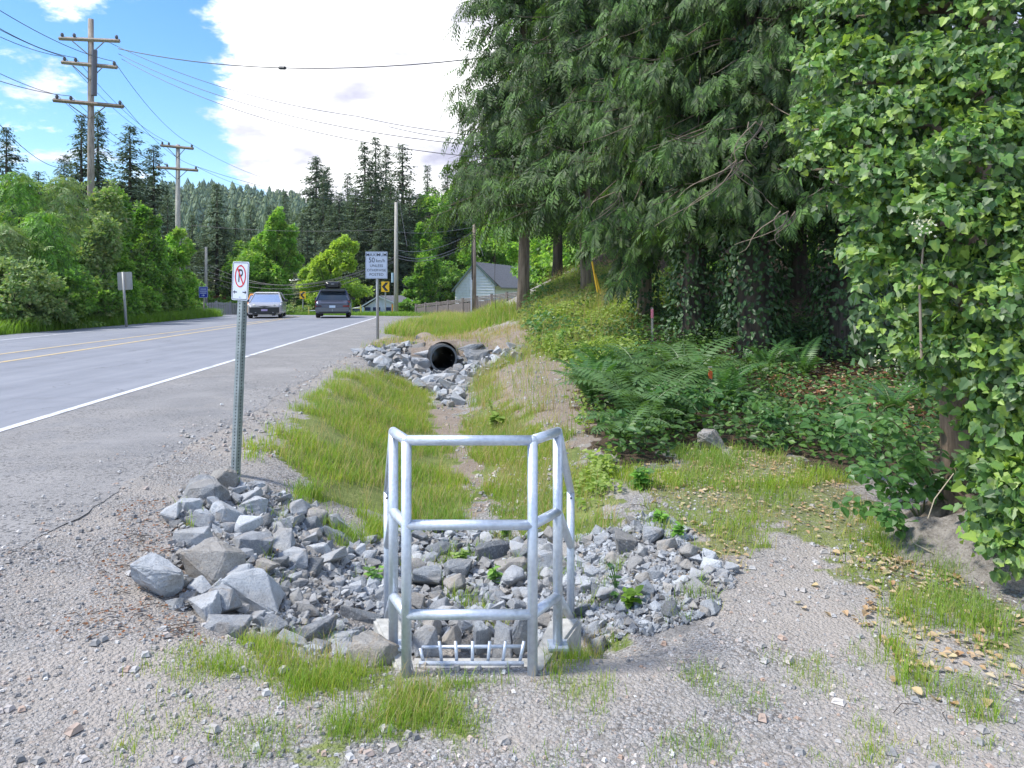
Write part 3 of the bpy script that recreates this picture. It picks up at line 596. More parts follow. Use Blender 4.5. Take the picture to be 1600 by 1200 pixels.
boulder(788, 1000, 38, 48, 93, 'rock', 'upright bluish rock behind the inlet bars, right of centre', -10, Yd=3.75)
boulder(756, 996, 30, 50, 96, 'rockdark', 'narrow pointed rock standing behind the middle of the inlet bars', 10, Yd=3.8)
boulder(706, 990, 30, 34, 99, 'rockbrown', 'small brown rock behind the inlet bars, left of centre', 0, Yd=3.85, n=18)
boulder(668, 1000, 44, 42, 102, 'rock', 'grey rock at the left end of the inlet behind the bars', 20, Yd=3.75)
boulder(738, 966, 42, 26, 105, 'rockpale', 'cream-topped rock showing just under the lowest cross rail', 0, Yd=4.0)
boulder(815, 985, 32, 66, 108, 'rock', 'tall layered grey rock at the right end of the inlet', 5, Yd=3.75)
boulder(1020, 836, 36, 34, 111, 'rock', 'bluish rock at the top of the right-hand pile', 0)
boulder(978, 845, 34, 40, 114, 'rockdark', 'dark upright rock near the top of the right-hand pile', 0)
boulder(657, 556, 40, 26, 118, 'rock', 'grey rock wedged against the left side of the culvert mouth', 0, Yd=17.5)
boulder(733, 549, 44, 26, 119, 'rock', 'grey rock wedged against the right shoulder of the culvert mouth', 0, Yd=17.6)
boulder(690, 590, 44, 18, 121, 'rockpale', 'low pale rock right under the culvert mouth', 0)
boulder(660, 570, 34, 24, 117, 'rockpale', 'pale rock left of the black culvert mouth', 0)
boulder(596, 566, 32, 26, 120, 'rock', 'blocky rock on the road side of the far riprap', 0)
boulder(745, 556, 40, 22, 123, 'rock', 'long rock right of the black culvert mouth', 0)
lib = [rockmesh('rock', 500 + k, 1, rng(k).uniform(.6, .95), rng(k + 50).uniform(.45, .8), Mt[['rock', 'rock', 'rockpale', 'rock', 'rockdark', 'rockbrown', 'rock', 'rockpale'][k % 8]], 11 + k % 5, 0, .05) for k in range(16)]
lab = {'rockL': ('angular grey riprap stone in the left pile between the road shoulder and the railing', 'riprap stones of the left pile'),
       'rockP': ('grey riprap stone on the ditch bottom behind the railing', 'riprap stones on the ditch bottom'),
       'rockR': ('broken grey stone in the right-hand pile beside the gravel', 'riprap stones of the right-hand pile'),
       'rockF': ('grey riprap stone round the black culvert mouth', 'riprap stones round the culvert mouth')}
cand = []
for zn, n_, s0, s1 in (('rockL', 110, .11, .18), ('rockL', 3200, .045, .10), ('rockL', 4200, .022, .05), ('rockP', 80, .12, .18), ('rockP', 1500, .055, .11), ('rockP', 1800, .03, .06), ('rockR', 110, .08, .13), ('rockR', 2200, .035, .075), ('rockR', 4200, .018, .035), ('rockF', 260, .20, .34), ('rockF', 1500, .09, .20)):
    pts = sample(Z[zn], n_, len(cand) + 7, .04); g_ = rng(len(cand)); sz = s0 + (s1 - s0) * g_.uniform(0, 1, n_) ** 1.6
    keep = []
    for (x, y), s_ in zip(pts, sz):
        if -.52 < x < .2 and 3.0 < y < 3.5: continue
        if y < 3.3 and x > -1.0: continue
        if zn == 'rockF' and (x + 1.6) ** 2 < .10 and y > 16.9: continue
        bad = any((x - q[0]) ** 2 + (y - q[1]) ** 2 < (q[2] + s_ * .3) ** 2 for q in bigrocks if s_ > .05 or q[2] > .06)
        if not bad: bad = any((x - q[0]) ** 2 + (y - q[1]) ** 2 < (.36 * (s_ + q[2])) ** 2 for q in keep[-400:]) if s_ > .05 else False
        if not bad: keep.append((x, y, s_))
    for x, y, s_ in keep: cand.append((s_ / y, x, y, s_, zn))
cand.sort(reverse=True)
small = Buf(); g_ = rng(77); libs = [rockmesh('rock_low', 700 + k, 1, rng(k).uniform(.6, .95), rng(k + 50).uniform(.4, .8), Mt['rock'], 8 + k % 3, 0, 0) for k in range(16)]; libV = [(np.array([v_.co for v_ in m_.vertices]), np.array([p.vertices[:] for p in m_.polygons])) for m_ in libs]
for m_ in libs: bpy.data.meshes.remove(m_)
acc = {k: [[], []] for k in range(16)}
for k, (_, x, y, s_, zn) in enumerate(cand):
    z_ = float(terr(x, y)) + s_ * g_.uniform(.12, .34); e_ = (g_.uniform(-.5, .5), g_.uniform(-.5, .5), g_.uniform(0, 6.28)); li = int(g_.integers(0, 16))
    if k < 255:
        o_ = link('rock', lib[li], None, (x, y, z_), e_, (s_,) * 3); tag(o_, lab[zn][0], 'rock', lab[zn][1])
    else:
        from mathutils import Euler
        acc[li][0].append(np.array(Euler(e_).to_matrix()) * s_); acc[li][1].append((x, y, z_))
for li in acc:
    if acc[li][0]: small.inst(libV[li][0], [libV[li][1]], np.array(acc[li][0]), np.array(acc[li][1]), {0: 0, 1: 1, 2: 2, 3: 3}[{'riprap_rock': 0, 'pale_rock': 1, 'dark_rock': 2, 'brown_rock': 3}[lib[li].materials[0].name]])
tag(small.obj('riprap', [Mt['rock'], Mt['rockpale'], Mt['rockdark'], Mt['rockbrown']]), 'small broken grey stones filling the riprap piles round the drain', 'stones', kind='stuff')

# culverts
def culvert(px, py, Y, r, ln, label, tilt=0):
    c_ = P(px, py, Y); o_ = empty('culvert_pipe', c_, label, 'culvert', rot=(0, 0, rad(tilt)))
    n_ = int(ln / .05); yv = np.arange(n_) * .05; rr = r + .012 * (np.arange(n_) % 2)
    b1 = Buf(); b1.tube(np.stack([0 * yv, yv, 0 * yv], 1), rr, 32, caps=False)
    b1.tube(np.stack([0 * yv, yv, 0 * yv], 1), rr - .03, 32, caps=False); b1.obj('barrel', Mt['blackplastic'], o_, smooth=True)
    a = np.linspace(0, 2 * np.pi, 33)[:-1]; V = np.concatenate([np.stack([np.cos(a) * q, a * 0 - .002, np.sin(a) * q], 1) for q in (r + .01, r - .035)]); k = np.arange(32)
    Buf().raw(V, np.stack([k, (k + 1) % 32, 32 + (k + 1) % 32, 32 + k], 1)).obj('rim', Mt['greytrim'], o_)
culvert(693, 560, 16.95, .31, 4.9, 'black corrugated plastic culvert pipe opening among the far rocks', 12.4)
culvert(657, 527, 30.2, .32, 2.2, 'half-buried far culvert mouth beyond the earth crossing', 10)

# the earth crossing that buries the pipe
V = []; nn_ = 31; my = 24
for i in range(my):
    for j in range(nn_):
        y = 17.45 + (21.7 - 17.45) * i / (my - 1); xc_ = XP - .22 * (y - 17.35); x = xc_ + (j / (nn_ - 1) - .5) * 1.5; dx_ = x - xc_
        V.append((x, y, max(float(terr(x, y)) + .012, .10 + math.sqrt(max(0, .35 ** 2 - dx_ ** 2)))))
id_ = np.arange(my * nn_).reshape(my, nn_); o_ = Buf().raw(V, np.stack([id_[:-1, :-1], id_[:-1, 1:], id_[1:, 1:], id_[1:, :-1]], -1).reshape(-1, 4)).obj('earth_crossing', gm, smooth=True)
at = o_.data.attributes.new('dirt', 'FLOAT', 'POINT'); at.data.foreach_set('value', np.ones(len(V), np.float32)); o_['kind'] = 'structure'
# pebbles lying on the gravel
def pebbles(n_, reg, s0, s1, seed, name, label, edge=False):
    g_ = rng(seed); X = g_.uniform(*reg[0], n_); Y = reg[1][0] + (reg[1][1] - reg[1][0]) * g_.uniform(0, 1, n_) ** 1.5
    u = X + SL * Y; ok = (u > EDGER - .7 * g_.uniform(0, 1, n_) ** 3) & (np.sin(X * 2.3 + np.sin(Y * 1.9) * 2) + np.sin(Y * 3.1 + np.sin(X * 1.4) * 2) + g_.normal(0, .9, n_) > -.5) & ~inside(X, Y, Z['rockP']) & ~inside(X, Y, Z['grassL']) & ~inside(X, Y, Z['under']) & ~((Y > 3.18) & (Y < 3.65) & (X > -.5) & (X < .2))
    ok = (np.abs(u - EDGER) < g_.exponential(.16, n_)) if edge else ok
    X, Y, u = X[ok], Y[ok], u[ok]; n2_ = len(X); s_ = s0 + (s1 - s0) * g_.uniform(0, 1, n2_) ** 3
    z_ = np.where(u < EDGER, zroad(Y) + .002, terr(X, Y)) + s_ * .1
    tV = np.array([(-.5, -.4, 0), (.4, -.5, .02), (.5, .35, 0), (-.35, .5, -.02), (-.3, -.25, .38), (.3, -.2, .42), (.25, .3, .36), (-.25, .22, .40)])
    tF = [np.array([(0, 1, 5, 4), (1, 2, 6, 5), (2, 3, 7, 6), (3, 0, 4, 7), (4, 5, 6, 7)])]
    R = yawmats(g_.uniform(0, 6.28, n2_), np.stack([s_ * g_.uniform(.8, 1.5, n2_), s_, s_ * g_.uniform(.7, 1.2, n2_)], 1))
    tag(Buf().inst(tV, tF, R, np.stack([X, Y, z_], 1)).obj(name, Mt['pebble'], smooth=False), label, 'gravel', kind='stuff')
pebbles(36000, ((-3.3, 4.2), (2.2, 7.0)), .004, .018, 5, 'gravel', 'loose grey and brown gravel on the near ground')
pebbles(1300, ((-2.6, 2.6), (2.2, 5.5)), .018, .042, 15, 'gravel', 'scattered larger pale stones lying on the gravel')
pebbles(16000, ((-5.2, -1.9), (2.6, 15)), .006, .024, 16, 'gravel', 'gravel spilled over the broken edge of the asphalt', edge=True)
pebbles(9000, ((-4.6, 1.2), (6.5, 18)), .012, .05, 6, 'gravel', 'coarser loose gravel along the road shoulder')
# ---------------------------------------------------------------- signs
def text_buf(s_, size, ext=0.0):
    cu = bpy.data.curves.new('t', 'FONT'); cu.body = s_; cu.size = size; cu.align_x = 'CENTER'; cu.align_y = 'CENTER'; cu.resolution_u = 4; cu.offset = .0015 * size * (0 if s_ == 'P' else 1)
    o_ = bpy.data.objects.new('t', cu); C.objects.link(o_); dg = bpy.context.evaluated_depsgraph_get(); me = bpy.data.meshes.new_from_object(o_.evaluated_get(dg)); bpy.data.objects.remove(o_)
    V = np.array([v_.co for v_ in me.vertices]); Fc = [p.vertices[:] for p in me.polygons]; V = np.stack([V[:, 0], 0 * V[:, 0], V[:, 1]], 1); bpy.data.meshes.remove(me)
    return V, Fc
def decal(name, V, faces, par, m_, y, x=0, z=0):   # flat print standing just proud of the panel; local x right, z up, faces -y
    me = bpy.data.meshes.new(name); V = np.array(V, float); V[:, 1] = y; V[:, 0] += x; V[:, 2] += z; me.from_pydata([tuple(q) for q in V], [], [tuple(int(i) for i in f) for f in faces]); me.materials.append(m_); me.update(); return link(name, me, par)
def rrect(w, h, r, n=5):
    p = []
    for cx0, cz0, a0 in ((w / 2 - r, h / 2 - r, 0), (-w / 2 + r, h / 2 - r, 90), (-w / 2 + r, -h / 2 + r, 180), (w / 2 - r, -h / 2 + r, 270)):
        for k in range(n + 1): a = rad(a0 + 90 * k / n); p.append((cx0 + r * math.cos(a), cz0 + r * math.sin(a)))
    return p
def panel(name, w, h, r, th, m_, par, back=None):
    p = rrect(w, h, r); n = len(p); V = [(x, -th / 2, z) for x, z in p] + [(x, th / 2, z) for x, z in p]; me = bpy.data.meshes.new(name)
    me.from_pydata(V, [], [tuple(range(n)), tuple(range(2 * n - 1, n - 1, -1))] + [(i, i + n, (i + 1) % n + n, (i + 1) % n) for i in range(n)])
    me.materials.append(m_); me.materials.append(back or Mt['signback']); me.polygons[1].material_index = 1; me.update(); return link(name, me, par)
def ringdecal(name, rx, rz, t_, par, m_, y, x=0, z=0, a0=0, a1=360):
    a = np.radians(np.linspace(a0, a1, 49)); V = [(math.cos(q) * rx, 0, math.sin(q) * rz) for q in a] + [(math.cos(q) * (rx - t_), 0, math.sin(q) * (rz - t_)) for q in a]
    decal(name, V, [(i, i + 1, i + 50, i + 49) for i in range(48)], par, m_, y, x, z)
def frame(name, w, h, t_, r, par, m_, y):
    p = rrect(w, h, r); q = rrect(w - 2 * t_, h - 2 * t_, max(r - t_, .002)); n = len(p)
    decal(name, [(x, 0, z) for x, z in p] + [(x, 0, z) for x, z in q], [(i, (i + 1) % n, (i + 1) % n + n, i + n) for i in range(n)], par, m_, y)
# no-parking sign on a perforated square post, leaning slightly
pb = GP(368, 742); Yp = pb.y; sg = empty('parking_sign', pb, 'no parking sign with red ring and double arrow on a leaning perforated steel post', 'road sign')
top = P(381, 420, Yp); ax = (top - pb); Lp = ax.length; sg.rotation_euler = ax.to_track_quat('Z', 'Y').to_euler()
sg.rotation_mode = 'QUATERNION'; q1 = Vector((0, 0, 1)).rotation_difference(ax.normalized()); q2 = Matrix.Rotation(rad(-27), 4, 'Z').to_quaternion(); sg.rotation_quaternion = q1 @ q2
pw = .052; ph = .0254; nh = int(Lp / ph); bb = Buf()
a8 = np.radians(np.arange(8) * 45 + 22.5); hr = .0068
for face in range(4):
    Rz = np.array(Matrix.Rotation(face * math.pi / 2, 3, 'Z'))
    V = []; Fc = []
    for i in range(nh):
        z0 = i * ph; o_ = len(V); sq = [(pw / 2, z0 + ph / 2 + ph / 2 * math.tan(rad(22.5)) * 0 + 0, 0)]
        out = [(pw / 2 * sx, z0 + ph * sz) for sx, sz in ((1, .75), (.45, 1), (-.45, 1), (-1, .75), (-1, .25), (-.45, 0), (.45, 0), (1, .25))]
        inn = [(hr * math.cos(q), z0 + ph / 2 + hr * math.sin(q)) for q in a8]
        V += [(x, -pw / 2, z) for x, z in out] + [(x, -pw / 2, z) for x, z in inn] + [(x, -pw / 2 + .003, z) for x, z in inn] + [(pw / 2, -pw / 2, z0 + ph), (-pw / 2, -pw / 2, z0 + ph), (-pw / 2, -pw / 2, z0), (pw / 2, -pw / 2, z0)]
        Fc += [(o_ + k, o_ + 8 + k, o_ + 8 + (k + 1) % 8, o_ + (k + 1) % 8) for k in range(8)] + [(o_ + 8 + k, o_ + 16 + k, o_ + 16 + (k + 1) % 8, o_ + 8 + (k + 1) % 8) for k in range(8)]
        V_ = None
        Fc += [(o_ + 0, o_ + 1, o_ + 24, o_ + 24), (o_ + 2, o_ + 3, o_ + 25, o_ + 25), (o_ + 4, o_ + 5, o_ + 26, o_ + 26), (o_ + 6, o_ + 7, o_ + 27, o_ + 27)]
    Fq = np.array([f for f in Fc if len(set(f)) == 4]); Ft = np.array([f[:3] for f in Fc if len(set(f)) == 3])
    bb.raw(np.array(V) @ Rz.T, [Fq, Ft])
bb.obj('post', Mt['post'], sg)
q = pw / 2 - .004; Buf().box(-q, q, -q, q, -.05, nh * ph - .002).obj('post_dark_core', Mt['hole'], sg)  # near-black core fills the hollow, painting in the shade behind the holes
sh = .305; sw = .178; pn = link('sign_panel', None, sg, (.0, -pw / 2 - .003, Lp - .02 - sh / 2 + .07)) if False else empty('x', (0, 0, 0), None, None)
bpy.data.objects.remove(pn)
pn = panel('sign_panel', sw, sh, .016, .003, Mt['white'], sg); pn.location = (0.0, -pw / 2 - .004, Lp + .01 - sh / 2 + .045); 
frame('border', sw - .014, sh - .014, .004, .012, pn, Mt['inkgrey'], -.0028)
ringdecal('red_ring', .060, .088, .0105, pn, Mt['red'], -.0032, z=.038)
a = rad(-56); 
decal('red_slash', [(-.042, 0, .068), (-.031, 0, .072), (.042, 0, -.062), (.031, 0, -.066)], [(0, 1, 2, 3)], pn, Mt['red'], -.0036, z=.035)
V, Fc = text_buf('P', .15); V[:, 0] *= .72; decal('letter_p', V, Fc, pn, Mt['ink'], -.0028, x=0, z=.036)
decal('arrow', [(-.072, 0, -.088), (-.055, 0, -.072), (-.057, 0, -.084), (-.030, 0, -.084), (-.030, 0, -.092), (-.057, 0, -.092), (-.055, 0, -.104)], [(0, 1, 2, 5, 6), (2, 3, 4, 5)], pn, Mt['ink'], -.0028)
decal('arrow', [(.072, 0, -.088), (.055, 0, -.104), (.057, 0, -.092), (.030, 0, -.092), (.030, 0, -.084), (.057, 0, -.084), (.055, 0, -.072)], [(0, 1, 2, 5, 6), (2, 3, 4, 5)], pn, Mt['ink'], -.0028)
for z_ in (.13, -.125): Buf().tube([(0, -.006, z_), (0, .002, z_)], .005, 8).obj('bolt', Mt['galv'], pn)
# speed sign
Ys = 20.0; base = GP(590, 530); base = Vector(((590 - CX) / F * base.y, base.y, base.z)); Ys = base.y
s2 = empty('speed_sign', base, 'pale speed limit sign reading MAXIMUM 50 km/h on a thin post', 'road sign')
zt = EYE - (393 - HZ) / F * Ys - base.z; w2_ = 34.5 / F * Ys; h2_ = 42.5 / F * Ys
Buf().tube([(.0, .03, -.1), (-.02, .03, zt - .05)], .042, 10).obj('post', Mt['signback'], s2, smooth=True)
pn = panel('sign_panel', w2_, h2_, .02, .004, Mt['signwhite2'], s2); pn.location = (-.03, -.02, zt - h2_ / 2)
frame('border', w2_ - .02, h2_ - .02, .008, .02, pn, Mt['inkgrey'], -.004)
for s_, sz, z_, xs in (('MAXIMUM', .13, .285, .95), ('50', .21, .135, .85), ('UNLESS', .11, -.02, 1), ('OTHERWISE', .105, -.145, .92), ('POSTED', .11, -.265, 1)):
    V, Fc = text_buf(s_, sz); V[:, 0] *= xs * w2_ / .62; decal('lettering', V, Fc, pn, Mt['inkgrey'], -.0045, x=-.14 if s_ == '50' else 0, z=z_ * h2_ / .76)
V, Fc = text_buf('km/h', .135); decal('lettering', V, Fc, pn, Mt['inkgrey'], -.0045, x=.12, z=.125)
# sign seen from behind on the left verge
b3 = GP(198, 512); s3 = empty('road_sign', b3, 'back of a grey square road sign on a leaning post across the road', 'road sign'); Y3 = b3.y; k3 = Y3 / F
Buf().tube([(0, 0, -.2), (-6 * k3, 0, 87 * k3)], .05, 8).obj('post', Mt['signback'], s3, smooth=True)
pn = panel('sign_panel', 23 * k3, 28 * k3, .05, .02, Mt['signback'], s3); pn.location = (-5 * k3, .11, 73 * k3); pn.rotation_euler = (0, rad(-3), 0)
# blue sign
Y4 = 44.0; b4 = P(318, 489, Y4); s4 = empty('blue_sign', b4, 'small blue information sign with white lines and an arrow', 'road sign'); k4 = Y4 / F
Buf().tube([(0, .06, -.6), (0, .06, 36 * k4)], .05, 8).obj('post', Mt['polepale'], s4)
pn = panel('sign_panel', 14 * k4, 17 * k4, .05, .02, Mt['blue'], s4, Mt['signback']); pn.location = (-.2 * k4, 0, 32.5 * k4)
frame('border', 13.6 * k4, 16.6 * k4, .5 * k4, .05, pn, Mt['bluewhite'], -.013)
def bars(z, w, seed):
    g_ = rng(seed); x = -w / 2; V = []; Fc = []
    while x < w / 2:
        q = g_.uniform(.5, .9); o_ = len(V); V += [(x * k4, 0, (z - .9) * k4), ((x + q) * k4, 0, (z - .9) * k4), ((x + q) * k4, 0, (z + .9) * k4), (x * k4, 0, (z + .9) * k4)]; Fc.append((o_, o_ + 1, o_ + 2, o_ + 3)); x += q + .25
    decal('faded_print', V, Fc, pn, Mt['bluewhite'], -.013)
bars(4.8, 9, 1); bars(1.6, 10.5, 2); bars(-1.5, 9.5, 3)
decal('arrow', [(x * k4, 0, z * k4) for x, z in ((-3, -5), (-.4, -4.6), (-.4, -3.3), (2.4, -5), (-.4, -6.7), (-.4, -5.4), (-3, -5.4))], [(0, 6, 5, 1), (2, 1, 5, 4, 3)], pn, Mt['bluewhite'], -.013)
# chevrons
def chevron(px, py, w, h, Y, zb, label):
    k_ = Y / F; b_0 = P(px, py, Y); o_ = empty('curve_sign', (b_0.x, Y, zb), label, 'road sign', 'yellow curve warning signs'); top_ = b_0.z - zb
    Buf().tube([(0, .06, -.2), (0, .06, top_ + h * k_ * .4)], .045, 8).obj('post', Mt['signback'], o_)
    pn = panel('sign_panel', w * k_, h * k_, .03, .015, Mt['yellow'], o_); pn.location = (0, 0, top_); W, H = w * k_, h * k_
    decal('chevron', [(W * x, 0, H * z) for x, z in ((.02, .42), (.40, .42), (-.05, 0), (.40, -.42), (.02, -.42), (-.42, 0))], [(0, 5, 2, 1), (5, 4, 3, 2)], pn, Mt['ink'], -.01)
chevron(602, 448, 12.5, 16, 52, -.1, 'larger yellow chevron curve sign behind the speed sign')
chevron(473, 461, 9.5, 11.5, 61, -.2, 'smaller yellow chevron curve sign between the two cars')
chevron(303, 470, 7, 11, 46, .3, 'small yellow sign at the bushes left of the blue sign')

# ---------------------------------------------------------------- poles and lines
def pole(px, ytop, Y, r, zb, m_, label, name='utility_pole'):
    z1 = EYE - (ytop - HZ) / F * Y; o_ = empty(name, ((px - CX) / F * Y, Y, zb), label, 'utility pole')
    Buf().tube([(0, 0, -.5), (0, 0, (z1 - zb) * .5), (0, 0, z1 - zb)], [r * 1.15, r, r * .8], 12).obj('pole', m_, o_, smooth=True); return o_, z1
def arm(o_, zb, py0, py1, x0, x1, Y, m_, pxc, ins=(-.9, -.5, .9)):
    k_ = Y / F; xa, xb_ = (x0 - pxc) * k_, (x1 - pxc) * k_; za = EYE - (py0 - HZ) * k_ - zb; zb2 = EYE - (py1 - HZ) * k_ - zb
    Buf().tube([(xa, -.18, za), (xb_, -.18, zb2)], .10, 4).obj('crossarm', m_, o_)
    for f_ in (-.45, .45):
        Buf().tube([(f_ * (xb_ - xa) * .62, -.19, (za + zb2) / 2 - .05), (0, -.12, (za + zb2) / 2 - .75)], .025, 5).obj('brace', m_, o_)
    out = []
    for f_ in ins:
        x_ = (xa + xb_) / 2 + f_ * (xb_ - xa) / 2 * 1.0; z_ = za + (zb2 - za) * (f_ + 1) / 2
        bb = Buf(); bb.tube([(x_, -.18, z_ + .08), (x_, -.18, z_ + .14), (x_, -.18, z_ + .20), (x_, -.18, z_ + .27)], [.03, .08, .08, .05], 8); bb.obj('insulator', Mt['ceramic'], o_)
        out.append(Vector((o_.location.x + x_, Y - .18, z_ + .28 + zb)))
    return out
YA = 36.0; pa, _ = pole(142, 30, YA, .155, 1.0, Mt['polewood'], 'tall brown utility pole with three crossarms nearest on the left')
i1 = arm(pa, 1.0, 99, 107, 100, 186, YA, Mt['polewood'], 142); i2 = arm(pa, 1.0, 158, 168, 87, 196, YA, Mt['poledark'], 142); i0 = arm(pa, 1.0, 62, 66, 96, 190, YA, Mt['polewood'], 142)
Buf().tube([(.3, -.25, 10.2), (.32, -.25, 12.4)], .13, 10).obj('cut_out_switch', Mt['ceramic'], pa)
YB = 52.0; pb2, _ = pole(278, 226, YB, .17, .8, Mt['polepale'], 'pale grey utility pole with two crossarms left of the parking sign')
j1 = arm(pb2, .8, 228, 233, 253, 304, YB, Mt['poledark'], 278); j2 = arm(pb2, .8, 262, 267, 247, 311, YB, Mt['poledark'], 278)
pc, zc3 = pole(619, 316, 54, .15, -.2, Mt['polepale'], 'slim pale pole right of the speed sign')
k_ = 54 / F; Buf().tube([(-5.5 * k_, 0, 55 * k_), (-5.5 * k_, 0, 70 * k_)], .10, 8).obj('transformer', plain('pale_blue_box', (.35, .5, .6), .5), pc)
pd_, zd = pole(741, 350, 38, .10, .7, Mt['poledark'], 'brown wooden utility pole in front of the blue-white house')
Buf().tube([(-4.5 * 38 / F, -.05, -.1), (-4.5 * 38 / F, -.05, 1.7)], .03, 6).obj('conduit', Mt['galv'], pd_); Buf().tube([(-.11, -.06, 1.6), (-.12, -.06, 3.9)], .03, 6).obj('cable_guard', Mt['blackplastic'], pd_)
pe, ze = pole(322, 386, 62, .13, .2, Mt['polepale'], 'short distant pole behind the blue sign')
nw = [0]
def wire(a, b_, sag, r=.014, label=None, m_=None):
    a, b_ = Vector(a), Vector(b_); t_ = np.linspace(0, 1, 17)[:, None]; p = np.array(a) * (1 - t_) + np.array(b_) * t_; p[:, 2] -= sag * 4 * (t_ * (1 - t_))[:, 0]
    p0 = p[0].copy(); o_ = Buf().tube(p - p0, r, 4, False).obj('power_line', m_ or Mt['wire'], None, tuple(p0)); tag(o_, label or 'thin dark power line strung between the utility poles on the left', 'power line', 'power lines between the left poles' if not label else 'other overhead lines')
for i_, (a, b_) in enumerate(zip(i1 + i2, (j1 + j2))): wire(a, b_, .55)
for k_, (px, py) in enumerate(((50, 60), (85, 60), (115, 50), (0, 84), (0, 145), (0, 10))): wire((i1 + i2)[k_ if k_ < 3 else (3 if k_ == 3 else 4 if k_ == 4 else 0)], P(px - 160, py - 62 - (k_ == 4) * 20, 21), .3)
wire(P(0, 195, 27), P(92, 262, 40), .3, .016)
for (a, b_, sg_, lb) in (((P(185, 76, 34)), P(790, 86, 24), .65, 'black cable with a splice box crossing the upper sky'),
                      (P(170, 66, 36), P(560, 182, 30), .5, 'upper of the long lines sloping down right across the cloud'), (P(185, 84, 36), P(800, 232, 22), .8, 'lower of the long lines sloping down right across the cloud'),
                      (P(190, 92, 36), P(800, 250, 22), .9, 'third long line sloping down right across the cloud'),
                      (P(560, 182, 30), P(790, 216, 22), .1, 'line crossing the sky into the cedar'), (P(608, 198, 30), P(800, 226, 22), .1, 'lower line crossing the sky into the cedar'),
                      (j1[2], P(480, 292, 70), .6, 'line from the top crossarm of the pale pole toward the firs'), (j2[2], P(470, 305, 70), .6, 'line from the lower crossarm of the pale pole toward the firs'),
                      (j2[2], Vector((pc.location.x, 54, zc3 - .1)), .6, 'line from the pale pole to the slim pole by the speed sign'),
                      (Vector((pe.location.x, 62, ze - 1.4)), P(619, 400, 54), 2.0, 'highest of the sagging cables behind the cars'),
                      (Vector((pe.location.x, 62, ze - 2.0)), P(619, 402, 54), 1.6, 'second of the sagging cables behind the cars'),
                      (Vector((pe.location.x, 62, ze - 2.4)), P(619, 406, 54), 1.6, 'third of the sagging cables behind the cars'),
                      (Vector((pe.location.x, 62, ze - 2.8)), P(619, 408, 54), 1.8, 'lowest of the sagging cables behind the cars'),
                      (P(619, 362, 54), Vector((pd_.location.x, 38, zd - .15)), .2, 'single line from the slim pole top to the brown pole'),
                      (P(619, 390, 54), Vector((pd_.location.x, 38, zd - .4)), .5, 'upper cable between the slim pole and the brown pole'),
                      (P(300, 352, 60), P(619, 358, 54), .3, 'level line crossing in front of the dark firs'),
                      (P(619, 398, 54), Vector((pd_.location.x, 38, zd - .75)), .6, 'thick middle cable between the slim pole and the brown pole'),
                      (P(619, 402, 54), Vector((pd_.location.x, 38, zd - .9)), .6, 'thick lower cable between the slim pole and the brown pole'),
                      (P(625, 320, 54), P(636, 385, 50), .0, 'short guy line beside the slim pole'), (P(744, 358, 38), P(755, 400, 36), 0, 'guy line leaving the brown pole')):
    wire(a, b_, sg_, .02 if 'cable' in lb else .013, lb)
qa, qb = P(185, 76, 34), P(790, 86, 24); qt = qa.lerp(qb, .51) - Vector((0, 0, .65 * 4 * .51 * .49)); qd = (qb - qa).normalized() * .15
tag(Buf().tube([qt - qd, qt + qd], .07, 8).obj('splice_box', Mt['wire']), 'small black splice box hanging on the cable against the cloud', 'splice box')
# guy wires with yellow guards on the bank
for q, (x0, y0, x1, y1) in enumerate(((925, 408, 934, 457), (930, 428, 939, 459))):
    a, b_ = P(x0, y0, 19 + q * .3), P(x1, y1, 19 + q * .3); o_ = empty('guy_guard', b_, ['left yellow guy wire guard on the sunlit bank', 'right yellow guy wire guard on the sunlit bank'][q], 'guy wire', 'yellow guy wire guards'); Buf().tube([Vector((0, 0, 0)), a - b_], .026, 8).obj('sleeve', Mt['yelsleeve'], o_); Buf().tube([Vector((0, 0, -.3)), (a - b_) * 3.4], .008, 4).obj('wire', Mt['wire'], o_)
def stake(px, y0, y1, Y, m_, label, r=.02):
    b_0 = P(px, y1, Y); o_ = empty('marker_stake', (b_0.x, Y, float(terr(b_0.x, Y))), label, 'stake'); zt_ = P(px, y0, Y).z - o_.location.z; zm = b_0.z - o_.location.z
    Buf().box(-r, r, -.008, .008, -.1, zt_ + .03).obj('stake', Mt['polepale'], o_); Buf().box(-r * 1.15, r * 1.15, -.011, .011, zm, zt_).obj('tape', m_, o_)
stake(1110, 576, 592, 9.3, Mt['orangetape'], 'wooden stake with orange flagging among the ferns'); stake(1019, 483, 497, 14.5, Mt['pink'], 'stake with pink flagging in front of the dark trees'); 
# ---------------------------------------------------------------- cars
def rring(w, z0, z1, r, n=4):
    p = rrect(2 * w, z1 - z0, r, n); return [(x, z + (z0 + z1) / 2) for x, z in p]
def loft(st, par, name, m_, caps=True):
    V = []; n = len(st[0][1])
    for y, ring in st: V += [(x, y, z) for x, z in ring]
    k = len(st); Fq = [(i * n + j, i * n + (j + 1) % n, (i + 1) * n + (j + 1) % n, (i + 1) * n + j) for i in range(k - 1) for j in range(n)]
    b_0 = Buf().raw(np.array(V), [np.array(Fq)[:, ::-1], np.array([list(range(n)), list(range(k * n - 1, (k - 1) * n - 1, -1))])]); return b_0.obj(name, m_, par, smooth=False)
def wheel(par, x, y, r, w):
    o_ = Buf().tube([(-w / 2, 0, 0), (-w * .35, 0, 0), (w * .35, 0, 0), (w / 2, 0, 0)], [r * .92, r, r, r * .92], 22).obj('wheel', Mt['tyre'], par, (x, y, r), smooth=True)
    s_ = 1 if x > 0 else -1; Buf().tube([(s_ * w * .4, 0, 0), (s_ * (w / 2 + .006), 0, 0)], [r * .6, r * .62], 18).obj('rim', Mt['rim'], o_)
